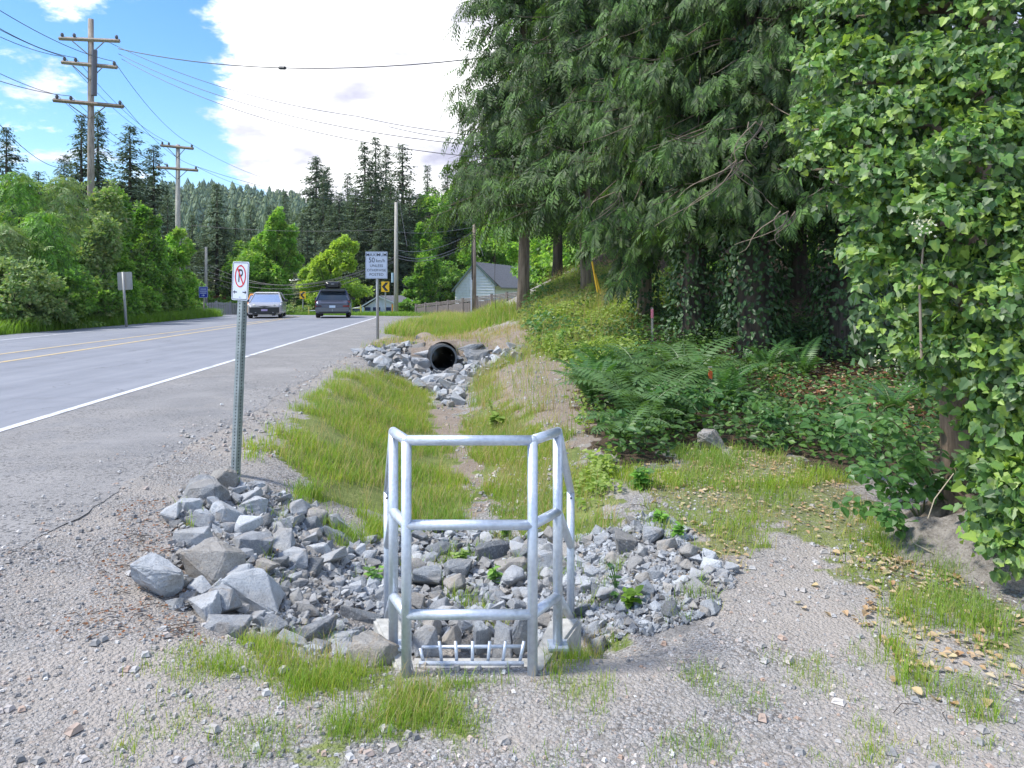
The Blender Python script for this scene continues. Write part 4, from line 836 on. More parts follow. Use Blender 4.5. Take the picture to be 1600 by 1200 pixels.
def car(name, loc, yaw, label, paint, W, H, LN, facing, roofbox=False):
    o_ = empty(name, loc, label, 'car', None, (0, 0, rad(yaw)))       # local: front at -y, rear at +y when facing='front'
    hw = W / 2; belt = H * .62
    st = [(0.0, rring(hw * .80, .34, .66, .10)), (.10, rring(hw * .92, .24, .76, .14)), (.35, rring(hw * .985, .20, .84, .16)), (.95, rring(hw, .20, belt - .02, .17)), (1.5, rring(hw, .20, belt + .02, .12)), (LN - 1.2, rring(hw, .22, belt + .06, .12)), (LN - .45, rring(hw * .99, .24, belt + .07, .16)), (LN - .12, rring(hw * .96, .26, belt - .02, .16)), (LN, rring(hw * .9, .34, belt - .16, .14))]
    loft(st, o_, 'body', Mt[paint])
    y0, y1, y2, y3 = .95, 1.75, LN - (.75 if facing == 'rear' else .9), LN - (.22 if facing == 'rear' else .1); hb, ht = hw * .93, hw * .70
    B0 = [(-hb, y0, belt - .04), (hb, y0, belt - .04), (hb, y3, belt), (-hb, y3, belt)]; T0 = [(-ht, y1, H - .07), (ht, y1, H - .07), (ht, y2, H - .07), (-ht, y2, H - .07)]
    def quad(n_, a, b_2, c_, d, m_, inset=.0):
        Vq = np.array([a, b_2, c_, d], float); cen = Vq.mean(0); Vq = cen + (Vq - cen) * (1 - inset); nr = np.cross(Vq[1] - Vq[0], Vq[3] - Vq[0]); nr /= np.linalg.norm(nr); V2 = np.concatenate([Vq + nr * .006, Vq - nr * .012])
        Buf().raw(V2, np.array([(0, 1, 2, 3), (7, 6, 5, 4), (0, 4, 5, 1), (1, 5, 6, 2), (2, 6, 7, 3), (3, 7, 4, 0)])).obj(n_, m_, o_)
    quad('windscreen', B0[0], B0[1], T0[1], T0[0], Mt['bright_glass'], .04); quad('rear_window', B0[2], B0[3], T0[3], T0[2], Mt['glass'], .06)
    quad('side_window', B0[1], B0[2], T0[2], T0[1], Mt['glass'], .03); quad('side_window', B0[3], B0[0], T0[0], T0[3], Mt['glass'], .03)
    for i_ in range(4): Buf().tube([B0[i_], T0[i_]], .045, 6).obj('pillar', Mt[paint], o_)
    loft([(y1 - .10, rring(ht * .93, H - .09, H - .06, .01)), (y1 + .1, rring(ht * 1.03, H - .10, H - .02, .03)), ((y1 + y2) / 2, rring(ht * 1.04, H - .10, H, .04)), (y2, rring(ht * 1.03, H - .10, H - .02, .03)), (y2 + .14, rring(ht * .96, H - .10, H - .07, .01))], o_, 'roof', Mt[paint])
    for sx in (-1, 1):
        for y in (.85, LN - .95): wheel(o_, sx * (hw - .13), y, .345, .22)
        Buf().tube([(sx * (hw * .93), y0 + .45, belt + .02), (sx * (hw + .06), y0 + .43, belt + .05)], .025, 6).obj('mirror_arm', Mt['blacktrim'], o_)
        loft([(y0 + .36, rring(.10, belt, belt + .13, .04)), (y0 + .46, rring(.11, belt - .01, belt + .14, .04))], o_, 'mirror', Mt['blacktrim']).location.x = sx * (hw + .12)
    if facing == 'front':
        f = Buf().box(-hw * .84, hw * .84, -.035, .12, .30, .60).obj('lower_grille', Mt['blacktrim'], o_); Buf().box(-hw * .66, hw * .66, -.02, .08, .24, .34).obj('bumper_lip', Mt['blacktrim'], o_)
        for sx in (-1, 1):
            x0 = sx * hw * .55; V = [(sx * hw * .50, .0, .70), (sx * hw * .93, .14, .72), (sx * hw * .95, .30, .80), (sx * hw * .52, .05, .765)]; V2 = [(x, y + .12, z) for x, y, z in V]
            Buf().raw(np.array(V + V2) - np.array([0, .02, 0]), np.array([(0, 1, 2, 3), (7, 6, 5, 4), (0, 4, 5, 1), (1, 5, 6, 2), (2, 6, 7, 3), (3, 7, 4, 0)])).obj('headlight', Mt['lamp'], o_)
            Buf().tube([(sx * hw * .80, .02, .30), (sx * hw * .45, -.03, .33)], .02, 6).obj('chrome_strip', Mt['rim'], o_)
        V = np.array([(-hw * .5, -.01, .69), (0, -.03, .66), (hw * .5, -.01, .69), (hw * .3, -.005, .655), (0, -.03, .60), (-hw * .3, -.005, .655)]); Buf().raw(np.concatenate([V, V + [0, .09, 0]]), [np.array([(0, 5, 4, 1), (1, 4, 3, 2)]), ]).obj('upper_grille', Mt['blacktrim'], o_)
        Buf().box(-.09, .09, -.045, -.035, .655, .70).obj('badge', Mt['rim'], o_)
        Buf().box(-.16, .16, -.055, -.04, .40, .50).obj('licence_plate', plain('front_plate', (.45, .36, .60), .4), o_)
    else:
        e = LN
        Buf().box(-hw * .93, hw * .93, e - .10, e + .03, .36, .56).obj('bumper', Mt['greytrim'], o_); Buf().box(-hw * .75, hw * .75, e - .10, e + .015, .25, .352).obj('lower_trim', Mt['blacktrim'], o_)
        for sx in (-1, 1):
            Buf().box(min(sx * hw * .60, sx * hw * .97), max(sx * hw * .60, sx * hw * .97), e - .26, e + .0, .60, .70).obj('tail_light', Mt['tail'], o_)
            Buf().box(min(sx * hw * .70, sx * hw * .99), max(sx * hw * .70, sx * hw * .99), e - .42, e - .10, .80, .93).obj('tail_light', Mt['tail'], o_)
            Buf().tube([(sx * ht * .97, y1 + .2, H + .045), (sx * ht * .97, y2, H + .045)], .02, 6).obj('roof_rail', Mt['blacktrim'], o_)
        Buf().box(-hw * .6, hw * .6, e - .14, e + .004, .73, .745).obj('tailgate_line', Mt['blacktrim'], o_); Buf().box(-hw * .62, hw * .62, e - .45, e - .08, .905, .935).obj('wiper_panel', Mt['blacktrim'], o_)
        Buf().box(-.16, .16, e + .03, e + .045, .56, .69).obj('licence_plate', Mt['plate'], o_); Buf().box(-.02, .02, e, e + .06, .36, .50).obj('tow_hitch', Mt['rim'], o_)
        Buf().box(-ht * 1.02, ht * 1.02, y2 - .02, y2 + .26, H - .05, H - .015).obj('spoiler', Mt[paint], o_)
    for y in (LN * .42, LN * .66):
        for sx in (-1, 1): Buf().tube([(sx * (hw + .004), y, belt - .10), (sx * (hw + .012), y + .16, belt - .10)], .014, 6).obj('door_handle', Mt['blacktrim'], o_)
    return o_, ht
Yc = 39.5
suv, ht = car('suv', P(513.5, 497, Yc) + Vector((-.15, 0, 0)), 180 + 3.5, 'dark blue-grey SUV driving away with a black roof box on top', 'carblue', 1.86, 1.56, 4.5, 'rear'); suv.location = Vector((P(515.5, 497, Yc).x, Yc + 4.5, float(zroad(Yc)) + .0)); suv.rotation_euler[2] = rad(180 + 11); suv.location.x += -.75
rb = empty('roof_box', suv.matrix_world @ Vector((0, 0, 0)), 'black cargo box strapped on the roof of the SUV', 'roof box'); rb.rotation_euler[2] = rad(11); rb.location = (suv.location.x + .68, Yc + .9, zroad(Yc) + 1.63); 
loft([(0, rring(.28, .06, .24, .05)), (.12, rring(.40, .02, .34, .10)), (.6, rring(.42, .0, .37, .12)), (1.6, rring(.40, .0, .34, .12)), (2.0, rring(.25, .04, .22, .06))], rb, 'shell', Mt['blacktrim'])
Buf().box(-.08, .08, -.006, .004, .20, .235).obj('badge', plain('silver_badge', (.5, .5, .5), .4), rb)
for y in (.4, 1.4): Buf().box(-.64, .64, y, y + .05, -.06, -.01).obj('crossbar', Mt['blacktrim'], rb)
sed, _ = car('sedan', (0, 0, 0), 0, 'grey silver car coming toward the camera with bright windscreen', 'carsilver', 1.80, 1.42, 4.6, 'front'); sed.location = Vector((P(413, 497, 39).x, 39, float(zroad(39)))); sed.rotation_euler[2] = rad(14)
trk, _ = car('orange_van', (0, 0, 0), 0, 'orange and white vehicle mostly hidden behind the oncoming grey car', 'orange', 1.9, 1.5, 4.4, 'front'); trk.location = Vector((P(400, 497, 48).x, 49, float(zroad(49)) - .03)); trk.rotation_euler[2] = rad(20)

# ---------------------------------------------------------------- houses
def prism(par, name, pts, m_): # pts: 8 corners bottom ccw then top
    return Buf().raw(np.array(pts, float), np.array([(0, 3, 2, 1), (4, 5, 6, 7), (0, 1, 5, 4), (1, 2, 6, 5), (2, 3, 7, 6), (3, 0, 4, 7)])).obj(name, m_, par)
YH = 75.0; kH = YH / F
ho = empty('house', P(741, 480, YH), 'blue-white clapboard house with a grey shingle gable roof behind the fence', 'house'); oz = ho.location
def lh(px, py, Y=YH): return P(px, py, Y) - oz
ridge, eL, eR = lh(742, 411), lh(706, 456), lh(776, 447)
gd = Vector((4.3, 12, 0))
wl, wr = eL.x + .35, eR.x - .15
def gz(x): return min(eL.z + (x - eL.x) * (ridge.z - eL.z) / (ridge.x - eL.x), eR.z + (x - eR.x) * (ridge.z - eR.z) / (ridge.x - eR.x)) - .12
w_ = Buf(); n_ = 5
V = [(wl, 0, -.9), (wr, 0, -.9), (wr, 0, gz(wr)), (ridge.x, 0, gz(ridge.x)), (wl, 0, gz(wl))]; V2 = [(x + gd.x * .98, gd.y * .98, z) for x, y, z in V]
w_.raw(V + V2, [np.array([(0, 1, 2, 3, 4), (9, 8, 7, 6, 5)]), np.array([(0, 5, 6, 1), (1, 6, 7, 2), (4, 9, 5, 0)])]); wallo = w_.obj('wall', Mt['siding'], ho)
z_ = -.2
while z_ < ridge.z - .3:   # lapped boards across the gable
    xs0 = max(wl, eL.x + (z_ + .3 + .12 - eL.z) * (ridge.x - eL.x) / (ridge.z - eL.z)); xs1 = min(wr, eR.x + (z_ + .3 + .12 - eR.z) * (ridge.x - eR.x) / (ridge.z - eR.z))
    if xs1 - xs0 > .1: prism(wallo, 'siding_board', [(xs0, -.10, z_), (xs1, -.10, z_), (xs1, -.003, z_), (xs0, -.003, z_), (xs0, -.012, z_ + .27), (xs1, -.012, z_ + .27), (xs1, -.003, z_ + .27), (xs0, -.003, z_ + .27)], Mt['siding'])
    z_ += .28
def roofslab(par, a, b_, d, th, m_, over=-.25, name='roof_slope'):
    a, b_ = Vector(a), Vector(b_); f = Vector((0, over, 0)); pts = [a + f, b_ + f, b_ + d, a + d]; up = Vector((0, 0, th)); return prism(par, name, [tuple(p) for p in pts] + [tuple(p + up) for p in pts], m_)
roofslab(ho, eL, ridge, gd, .12, Mt['roofgrey']); roofslab(ho, ridge, eR + Vector((.5, 0, -.25)), gd, .12, Mt['roofgrey'])
for a, b_ in ((eL, ridge), (ridge, eR)): roofslab(ho, a + Vector((0, -.28, -.10)), b_ + Vector((0, -.28, -.10)), Vector((0, .02, 0)), .26, Mt['rooftrim'], -.03, 'barge_board')
wn = prism(ho, 'window_frame', [(-1.65, -.07, -.6), (.0, -.07, -.6), (.0, -.0, -.6), (-1.65, -.0, -.6), (-1.65, -.07, .62), (0, -.07, .62), (0, 0, .62), (-1.65, 0, .62)], Mt['trim'])
for x in (-1.55, -.78): prism(wn, 'pane', [(x, -.09, -.5), (x + .68, -.09, -.5), (x + .68, -.071, -.5), (x, -.071, -.5), (x, -.09, .53), (x + .68, -.09, .53), (x + .68, -.071, .53), (x, -.071, .53)], Mt['glass'])
# right bay post seen beside the house
# white-gabled carport and the shingled porch house
YG = 63.0
ga = empty('garage', P(592, 494, YG), 'low white-gabled building with dark blue doors at the end of the side street', 'garage'); oz = ga.location; lg = lambda x, y, Y=YG: P(x, y, Y) - oz
a, r_, b_ = lg(564, 480), lg(592, 463), lg(618, 474)
Buf().raw([(a.x + .3, 0, -.2), (b_.x, 0, -.2), (b_.x, 0, b_.z - .1), (r_.x, 0, r_.z - .1), (a.x + .3, 0, a.z + .0)] + [(a.x + .3 + 1, 6, -.2), (b_.x + 1, 6, -.2), (b_.x + 1, 6, b_.z - .1), (r_.x + 1, 6, r_.z - .1), (a.x + 1.3, 6, a.z)], [np.array([(0, 1, 2, 3, 4), (9, 8, 7, 6, 5)]), np.array([(1, 6, 7, 2), (0, 4, 9, 5)])]).obj('wall', Mt['siding'], ga)
for p_, q_ in ((a, r_), (r_, b_)): roofslab(ga, p_, q_, Vector((1.0, 6, 0)), .07, Mt['roofgrey'], -.3); roofslab(ga, p_ + Vector((0, -.32, -.06)), q_ + Vector((0, -.32, -.06)), Vector((0, .02, 0)), .12, Mt['trim'], -.02, 'barge_board')
for x0, x1 in ((570, 579), (583, 594), (603, 611)):
    p0, p1 = lg(x0, 493), lg(x1, 480); dd = Buf().box(p0.x, p1.x, -.05, -.003, p0.z, p1.z).obj('door', Mt['navy'], ga); Buf().box(p0.x, p1.x, -.065, -.051, (p0.z + p1.z) / 2 - .03, (p0.z + p1.z) / 2 + .03).obj('door_rail', Mt['trim'], dd)
for x in (567.5, 581, 599): p0, p1 = lg(x, 495), lg(x + 1.4, 479); Buf().box(p0.x, p1.x, -.3, -.2, p0.z, p1.z).obj('post', Mt['trim'], ga)
for x in (583, 591, 597, 604): p0, p1 = lg(x, 478.5), lg(x + .6, 467 + abs(x - 592) * .5); Buf().box(p0.x, p1.x, -.03, -.003, p0.z, p1.z).obj('batten', Mt['trim'], ga)
YI = 80.0
hb_ = empty('house', P(568, 494, YI), 'small grey-green shingled gable house behind the garage', 'house'); oz = hb_.location; lg = lambda x, y, Y=YI: P(x, y, Y) - oz
a, r_, b_ = lg(555, 465), lg(568, 456), lg(582, 466)
Buf().raw([(a.x + .5, 0, a.z), (b_.x - .5, 0, a.z), (r_.x, 0, r_.z - .15)] + [(a.x + .5, 6, a.z), (b_.x - .5, 6, a.z), (r_.x, 6, r_.z - .15)], [np.array([(0, 1, 2), (5, 4, 3)]), np.array([(0, 3, 4, 1)])]).obj('gable', Mt['greyshingle'], hb_)
Buf().box(a.x + .6, b_.x - .6, .8, 6, -.6, a.z - .003).obj('wall', Mt['navy'], hb_); Buf().box(a.x + .4, b_.x - .4, -.04, .2, a.z - .25, a.z - .004).obj('beam', Mt['trim'], hb_)
for x in (559.5, 566, 571.5, 577): p0 = lg(x, 490); Buf().box(p0.x - .06, p0.x + .06, 0, .12, -.6, a.z - .26).obj('post', Mt['trim'], hb_)
for p_, q_ in ((a, r_), (r_, b_)): roofslab(hb_, p_, q_, Vector((0, 7, 0)), .12, Mt['roofgrey'], -.4); roofslab(hb_, p_ + Vector((0, -.42, -.1)), q_ + Vector((0, -.42, -.1)), Vector((0, .02, 0)), .3, Mt['trim'], -.02, 'barge_board')
# yellow-post rail fence by the blue hoarding
yg = empty('rail_fence', P(548, 496, 58), 'yellow-post rail fence with dark blue panels right of the SUV', 'fence'); oz = yg.location; lg = lambda x, y, Y=58: P(x, y, Y) - oz
for x, y in ((482.5, 480), (549, 479), (563.5, 477)): p0, p1 = lg(x - .8, 497), lg(x + .8, y - 1); Buf().box(p0.x, p1.x, -.05, .05, p0.z - .2, p1.z).obj('post', Mt['yellowpost'], yg)
Buf().tube([lg(483, 485.5), lg(549, 482), lg(563.5, 479.5)], .035, 6).obj('rail', Mt['trim'], yg)
for x0, x1 in ((544, 548), (550.5, 562.5)): p0, p1 = lg(x0, 494), lg(x1, 482.5); Buf().box(p0.x, p1.x, .08, .12, p0.z, p1.z).obj('panel', Mt['navy'], yg)
p0, p1 = lg(566, 497), lg(568.4, 480); Buf().box(p0.x, p1.x, -.05, .05, p0.z, p1.z).obj('gate_post', plain('pale_blue_post', (.35, .5, .7), .5), yg)
p0, p1 = lg(612, 497), lg(613.6, 480); tag(Buf().box(-.05, .05, -.05, .05, -.1, 1.0).obj('short_post', Mt['orange'], None, P(613, 496, 55)), 'short brown-orange post at the left foot of the slim pole', 'post')
# fences
def board_fence(name, pts, label, m_, hpx, pitch, gap, postm, top_rails=False, cat='fence'):
    o_ = empty(name, pts[0][0], label, cat); oz = Vector(pts[0][0]); proto = None
    for (a, ha), (b_, hb2) in zip(pts[:-1], pts[1:]):
        a, b_ = Vector(a), Vector(b_); d = b_ - a; n = max(1, int(d.length / pitch)); ang = math.atan2(d.y, d.x)
        for i in range(n):
            t_ = (i + .5) / n; h = ha + (hb2 - ha) * t_; p = a + d * t_ - oz
            if proto is None: proto = Buf().box(-.5, .5, -.012, .012, 0, 1).mesh('board', m_)
            link('board', proto, o_, p + Vector((0, 0, rng(i).uniform(-.02, .02))), (0, 0, ang), (pitch - gap, 1, h * (.72 if top_rails else 1)))
        Buf().box(-.06, .06, -.06, .06, -.2, ha + .10).obj('post', postm, o_, a - oz, (0, 0, ang))
        rails = (.80, .90, 1.0) if top_rails else (.85,)
        for f in rails: Buf().tube([a - oz + Vector((0, -.03, ha * f)), b_ - oz + Vector((0, -.03, hb2 * f))], .03, 4).obj('rail', m_, o_)
    Buf().box(-.06, .06, -.06, .06, -.2, hb2 + .10).obj('post', postm, o_, b_ - oz)
fp = [(650, 477, 492, 48.5), (665, 475, 490, 47.5), (683, 473, 489, 46.5), (700, 471, 489, 45.5), (723, 468, 488, 44), (745, 465, 486, 43), (768, 462, 484, 42), (792, 459, 482, 41), (815, 457, 480, 40)]
board_fence('board_fence', [(P(x, yb, Y), (yb - yt) * Y / F) for x, yt, yb, Y in fp], 'weathered grey-brown board fence with an open rail top below the blue-white house', Mt['board'], 0, .15, .012, Mt['board'], True)
fp = [(298, 475, 494, 60), (318, 473, 493, 61), (338, 472, 492, 62), (360, 473, 492, 63), (375, 474, 492, 64)]
board_fence('board_fence', [(P(x, yb, Y), (yb - yt) * Y / F) for x, yt, yb, Y in fp], 'pale grey board fence across the road left of the oncoming car', Mt['boardpale'], 0, .2, .02, Mt['boardpale'])
fp = [(444, 481, 495, 68), (470, 481, 495, 68), (486, 482, 495, 68)]
board_fence('board_fence', [(P(x, yb, Y), (yb - yt) * Y / F) for x, yt, yb, Y in fp], 'short pale fence behind the smaller chevron sign', Mt['boardpale'], 0, .2, .02, Mt['boardpale'])
# ---------------------------------------------------------------- leaf and branch templates
LQ = (np.array([(0, 0, 0), (-.34, .42, .06), (0, 1, -.04), (.34, .42, .06)]), [np.array([(0, 3, 2, 1)])])
LO = (np.array([(0, 0, 0), (-.22, .15, .03), (-.33, .45, .06), (-.2, .78, .02), (0, 1, -.06), (.2, .78, .02), (.33, .45, .06), (.22, .15, .03)]), [np.array([(0, 4, 3, 2), (0, 2, 1, 0)])[:1], np.array([(0, 6, 5, 4)]), ])
LO = (LO[0], [np.array([(0, 4, 3, 2), (0, 6, 5, 4)]), np.array([(0, 2, 1), (0, 7, 6)])])
LI = (np.array([(0, 0, 0), (-.30, -.08, .05), (-.50, .22, .09), (-.33, .36, .05), (-.30, .62, .02), (0, 1.0, -.10), (.30, .62, .02), (.33, .36, .05), (.50, .22, .09), (.30, -.08, .05)]), [np.array([(0, 3, 2, 1), (0, 9, 8, 7), (0, 5, 4, 3), (0, 7, 6, 5)])])
def leaf_dir(g_, n, out, droop):
    d = out + g_.normal(0, .55, (n, 3)); d[:, 2] -= droop; nn = out * .6 + g_.normal(0, .45, (n, 3)); nn[:, 2] += .7
    return unit(d), unit(nn)
def foliage(buf, cen, radii, nclump, nleaf, ls, seed, tmpl=LQ, droop=.3, cl=.30, shell=.55, mi=0, flat=1.0, cut=None):
    g_ = rng(seed); cen = np.array(cen, float); radii = np.array(radii, float)
    v = unit(g_.normal(0, 1, (nclump, 3))); rr = g_.uniform(shell ** 2, 1, nclump) ** .5; cc = v * rr[:, None]
    cr = cl * g_.uniform(.35, 1.3, nclump)
    k = g_.integers(0, nclump, nleaf); w = unit(g_.normal(0, 1, (nleaf, 3))); w[:, 2] = np.where(w[:, 2] < 0, w[:, 2] * .6, w[:, 2])
    p = cc[k] + w * (cr[k] * g_.uniform(.35, 1, nleaf) ** .5)[:, None] * np.array([1, 1, flat]); pos = cen + p * radii
    out = unit(w + .4 * v[k]); d, nn = leaf_dir(g_, nleaf, out * .8, droop)
    s_ = ls * g_.uniform(.6, 1.3, nleaf)
    if cut is not None: m_ = cut(pos); pos, d, nn, s_ = pos[m_], d[m_], nn[m_], s_[m_]
    buf.inst(tmpl[0], tmpl[1], frames(d, nn, s_), pos, mi); return buf

# grass: bent blades
BL = (np.array([(-.5, 0, 0), (.5, 0, 0), (.34, .12, .55), (-.34, .12, .55), (0, .42, 1.0)]), [np.array([(0, 1, 2, 3)]), np.array([(3, 2, 4)])])
def blades(buf, XY, h0, h1, w, seed, mi=0, tuft=1, spread=.03):
    g_ = rng(seed)
    if tuft > 1: XY = np.repeat(XY, tuft, 0) + g_.normal(0, spread, (len(XY) * tuft, 2))
    n = len(XY)
    if n == 0: return
    h = h0 + (h1 - h0) * g_.uniform(0, 1, n) ** 1.5; lean = g_.uniform(.3, 2.4, n); R = yawmats(g_.uniform(0, 6.28, n), np.stack([w * g_.uniform(.6, 1.2, n), h * lean, h], 1))
    ok = ~inside(XY[:, 0], XY[:, 1], Z['bed'], .05) | (g_.uniform(0, 1, n) < .06)
    ok &= ~inside(XY[:, 0], XY[:, 1], Z['dirtR'], .12) | (g_.uniform(0, 1, n) < .10)
    ok &= ~((XY[:, 1] > 3.04) & (XY[:, 1] < 3.55) & (XY[:, 0] > -.5) & (XY[:, 0] < .14))
    T = np.stack([XY[:, 0], XY[:, 1], terr(XY[:, 0], XY[:, 1]) - .005], 1); buf.inst(BL[0], BL[1], R[ok], T[ok], mi)
def clumpy(pts, seed, thr, f=2.2):   # thin points so that patches form
    g_ = rng(seed); a = g_.uniform(0, 6, 4); x, y = pts[:, 0], pts[:, 1]
    n_ = np.sin(x * f * 2.1 + a[0] + np.sin(y * f) * 1.5) + np.sin(y * f * 1.7 + a[1] + np.sin(x * f * 1.3) * 1.5) + .6 * np.sin(x * f * 5 + y * f * 4 + a[2]) * np.sin(y * f * 6 + a[3])
    return pts[n_ + g_.normal(0, .5, len(x)) > thr]
gb = Buf()
blades(gb, clumpy(sample(Z['grassL'], 8500, 1, .12), 1, -.6), .03, .14, .0065, 1, 0, 5, .05); blades(gb, clumpy(sample(Z['grassL'], 1500, 21, .12), 1, -1.6), .07, .24, .005, 21, 1, 3, .04)
blades(gb, clumpy(sample(Z['grassR'], 5000, 2, .12), 2, -.3), .03, .14, .006, 2, 0, 5, .05); blades(gb, clumpy(sample(Z['grassR'], 1500, 22, .12), 2, -1.3), .07, .22, .005, 22, 1, 3, .04)
blades(gb, clumpy(sample(Z['weedR'], 2500, 3, .08), 3, -.2), .08, .35, .008, 3, 0, 4, .05)
blades(gb, clumpy(sample(Z['weedR'], 1600, 4, .08), 4, -.6), .12, .45, .007, 4, 1, 3, .04)
blades(gb, clumpy(sample(Z['strip'], 3600, 5, .10), 5, -.3, 7), .02, .09, .0034, 5, 0, 4, .04); blades(gb, clumpy(sample(Z['strip'], 500, 25, .06), 5, .1, 5), .05, .15, .003, 25, 1, 3, .02)
blades(gb, clumpy(sample(Z['mix'], 2600, 6, .06), 6, .3, 3), .03, .13, .005, 6, 0, 4, .03)
blades(gb, clumpy(sample(Z['mix'], 900, 7, .06), 7, .2, 3), .03, .10, .005, 7, 1, 4, .03)
ed = poly([(430, 690), (380, 745), (350, 740), (400, 690), (540, 575), (560, 580)]); blades(gb, clumpy(sample(ed, 900, 8, .05), 8, .3, 3), .05, .16, .006, 8, 0, 4, .03)
fg = poly([(900, 1060), (1300, 1000), (1590, 1000), (1598, 1200), (700, 1200), (700, 1100)]); blades(gb, clumpy(sample(fg, 2600, 9, .03), 9, .75, 6), .015, .06, .003, 9, 0, 5, .02)
fg2 = poly([(200, 1050), (330, 1000), (470, 1080), (470, 1195), (180, 1195)]); blades(gb, clumpy(sample(fg2, 1300, 10, .03), 10, .5, 6), .015, .06, .003, 10, 0, 4, .02)
rt = poly([(1360, 840), (1450, 830), (1590, 1000), (1590, 1140), (1440, 1120), (1340, 960)]); blades(gb, clumpy(sample(rt, 1300, 11, .03), 11, .25, 4), .03, .15, .004, 11, 0, 5, .025)
blades(gb, clumpy(sample(Z['rockL'], 260, 12), 12, .8, 4), .05, .14, .005, 12, 0, 6, .02); blades(gb, clumpy(sample(Z['rockP'], 200, 13), 13, .6, 4), .05, .15, .006, 13, 0, 9, .025); blades(gb, clumpy(sample(Z['rockR'], 220, 14), 14, .8, 4), .04, .13, .005, 14, 0, 8, .02)
up = poly([(480, 760), (560, 800), (620, 840), (600, 870), (520, 850), (450, 790)]); blades(gb, clumpy(sample(up, 800, 15), 15, .2, 4), .05, .17, .006, 15, 0, 5, .03)
blades(gb, sample(Z['vergeF'], 7000, 16, .1), .12, .42, .018, 16, 0, 3, .1); blades(gb, sample(Z['vergeF'], 1500, 17, .1), .2, .6, .014, 17, 1, 2, .1)
blades(gb, clumpy(sample(Z['embank'], 2600, 18, .1), 18, -.3), .04, .2, .010, 18, 1, 3, .05); blades(gb, clumpy(sample(Z['embank'], 1600, 28, .1), 28, .6), .05, .25, .012, 28, 0, 3, .05); blades(gb, clumpy(sample(Z['dirtR'], 500, 30, .1), 30, .2), .05, .2, .007, 30, 1, 3, .04)
blades(gb, clumpy(sample(Z['bankherb'], 4500, 19, .1), 19, .2), .15, .5, .012, 19, 0, 3, .08); blades(gb, sample(Z['bankherb'], 2000, 29, .1), .3, .75, .009, 29, 1, 2, .08)
u2 = poly([(940, 740), (1070, 700), (1160, 700), (1260, 730), (1350, 750), (1200, 770), (1000, 770)]); blades(gb, clumpy(sample(u2, 1500, 20), 20, .2, 3), .04, .14, .006, 20, 0, 5, .03)
tag(gb.obj('grass', [Mt['grass'], Mt['straw']]), 'bright yellow-green grass growing in the ditch and through the gravel', 'grass', kind='stuff')
# left verge
g_ = rng(31); n = 16000; Yv = 22 + 46 * g_.uniform(0, 1, n) ** 1.3; uv = edgeL(Yv) - .05 - g_.uniform(0, 1, n) ** 1.3 * 3.2; Xv = uv - SL * Yv - curve(Yv)
vb = Buf(); blades(vb, np.stack([Xv, Yv], 1), .15, .6, .028, 31, 0, 3, .15)
Yv = g_.uniform(46, 60, 2500); Xv = EDGER + .2 + g_.uniform(0, 1, 2500) * 2.5 - SL * Yv - curve(Yv); blades(vb, np.stack([Xv, Yv], 1), .15, .4, .03, 32, 0, 3, .15)
tag(vb.obj('grass', Mt['grassgreen'], None), 'lush green verge grass along the far side of the road', 'grass', kind='stuff')

# ---------------------------------------------------------------- dead leaves
def litter(buf, pts, s0, s1, seed, mi=0):
    g_ = rng(seed); n = len(pts)
    d = np.stack([np.cos(a := g_.uniform(0, 6.28, n)), np.sin(a), g_.uniform(-.15, .35, n)], 1); nn = np.stack([g_.normal(0, .3, n), g_.normal(0, .3, n), np.ones(n)], 1)
    buf.inst(LO[0] * np.array([1.1, 1, 2.2]), LO[1], frames(d, nn, s0 + (s1 - s0) * g_.uniform(0, 1, n)), np.stack([pts[:, 0], pts[:, 1], terr(pts[:, 0], pts[:, 1]) + .012], 1), mi)
lb = Buf(); litter(lb, clumpy(sample(Z['mix'], 1300, 41), 41, .1, 3), .015, .042, 41); litter(lb, clumpy(sample(rt, 700, 42), 42, -.2, 3), .018, .042, 42); litter(lb, sample(Z['litter'], 1700, 43), .04, .09, 43, 1); litter(lb, sample(Z['litter'], 800, 48), .04, .09, 48, 0); litter(lb, sample(Z['underhi'], 700, 44), .04, .09, 44, 1)
litter(lb, sample(u2, 260, 45), .02, .05, 45); litter(lb, sample(Z['rockR'], 60, 46), .02, .04, 46); litter(lb, sample(poly([(200, 780), (290, 790), (310, 1020), (100, 1000)]), 700, 47), .006, .022, 47, 1)
tag(lb.obj('leaf_litter', [Mt['litter'], Mt['litterred']]), 'tan and brown dead leaves scattered over the gravel and under the trees', 'leaf litter', kind='stuff')
me_l = Buf().raw(LO[0] * np.array([1.2, 1, 3]), LO[1]).mesh('fallen_leaf', Mt['litter']); g_ = rng(49)
for k, (x, y) in enumerate(np.concatenate([sample(rt, 26, 51), sample(Z['mix'], 24, 52), sample(poly([(1200, 900), (1350, 860), (1590, 1000), (1590, 1100), (1300, 1040)]), 14, 53)])):
    tag(link('fallen_leaf', me_l, None, (x, y, float(terr(x, y)) + .015), (g_.uniform(-.4, .4), g_.uniform(-.4, .4), g_.uniform(0, 6.28)), (g_.uniform(.035, .06),) * 3), 'curled tan dead leaf lying on the gravel in front of the ivy tree', 'leaf', 'larger fallen leaves on the right-hand gravel')
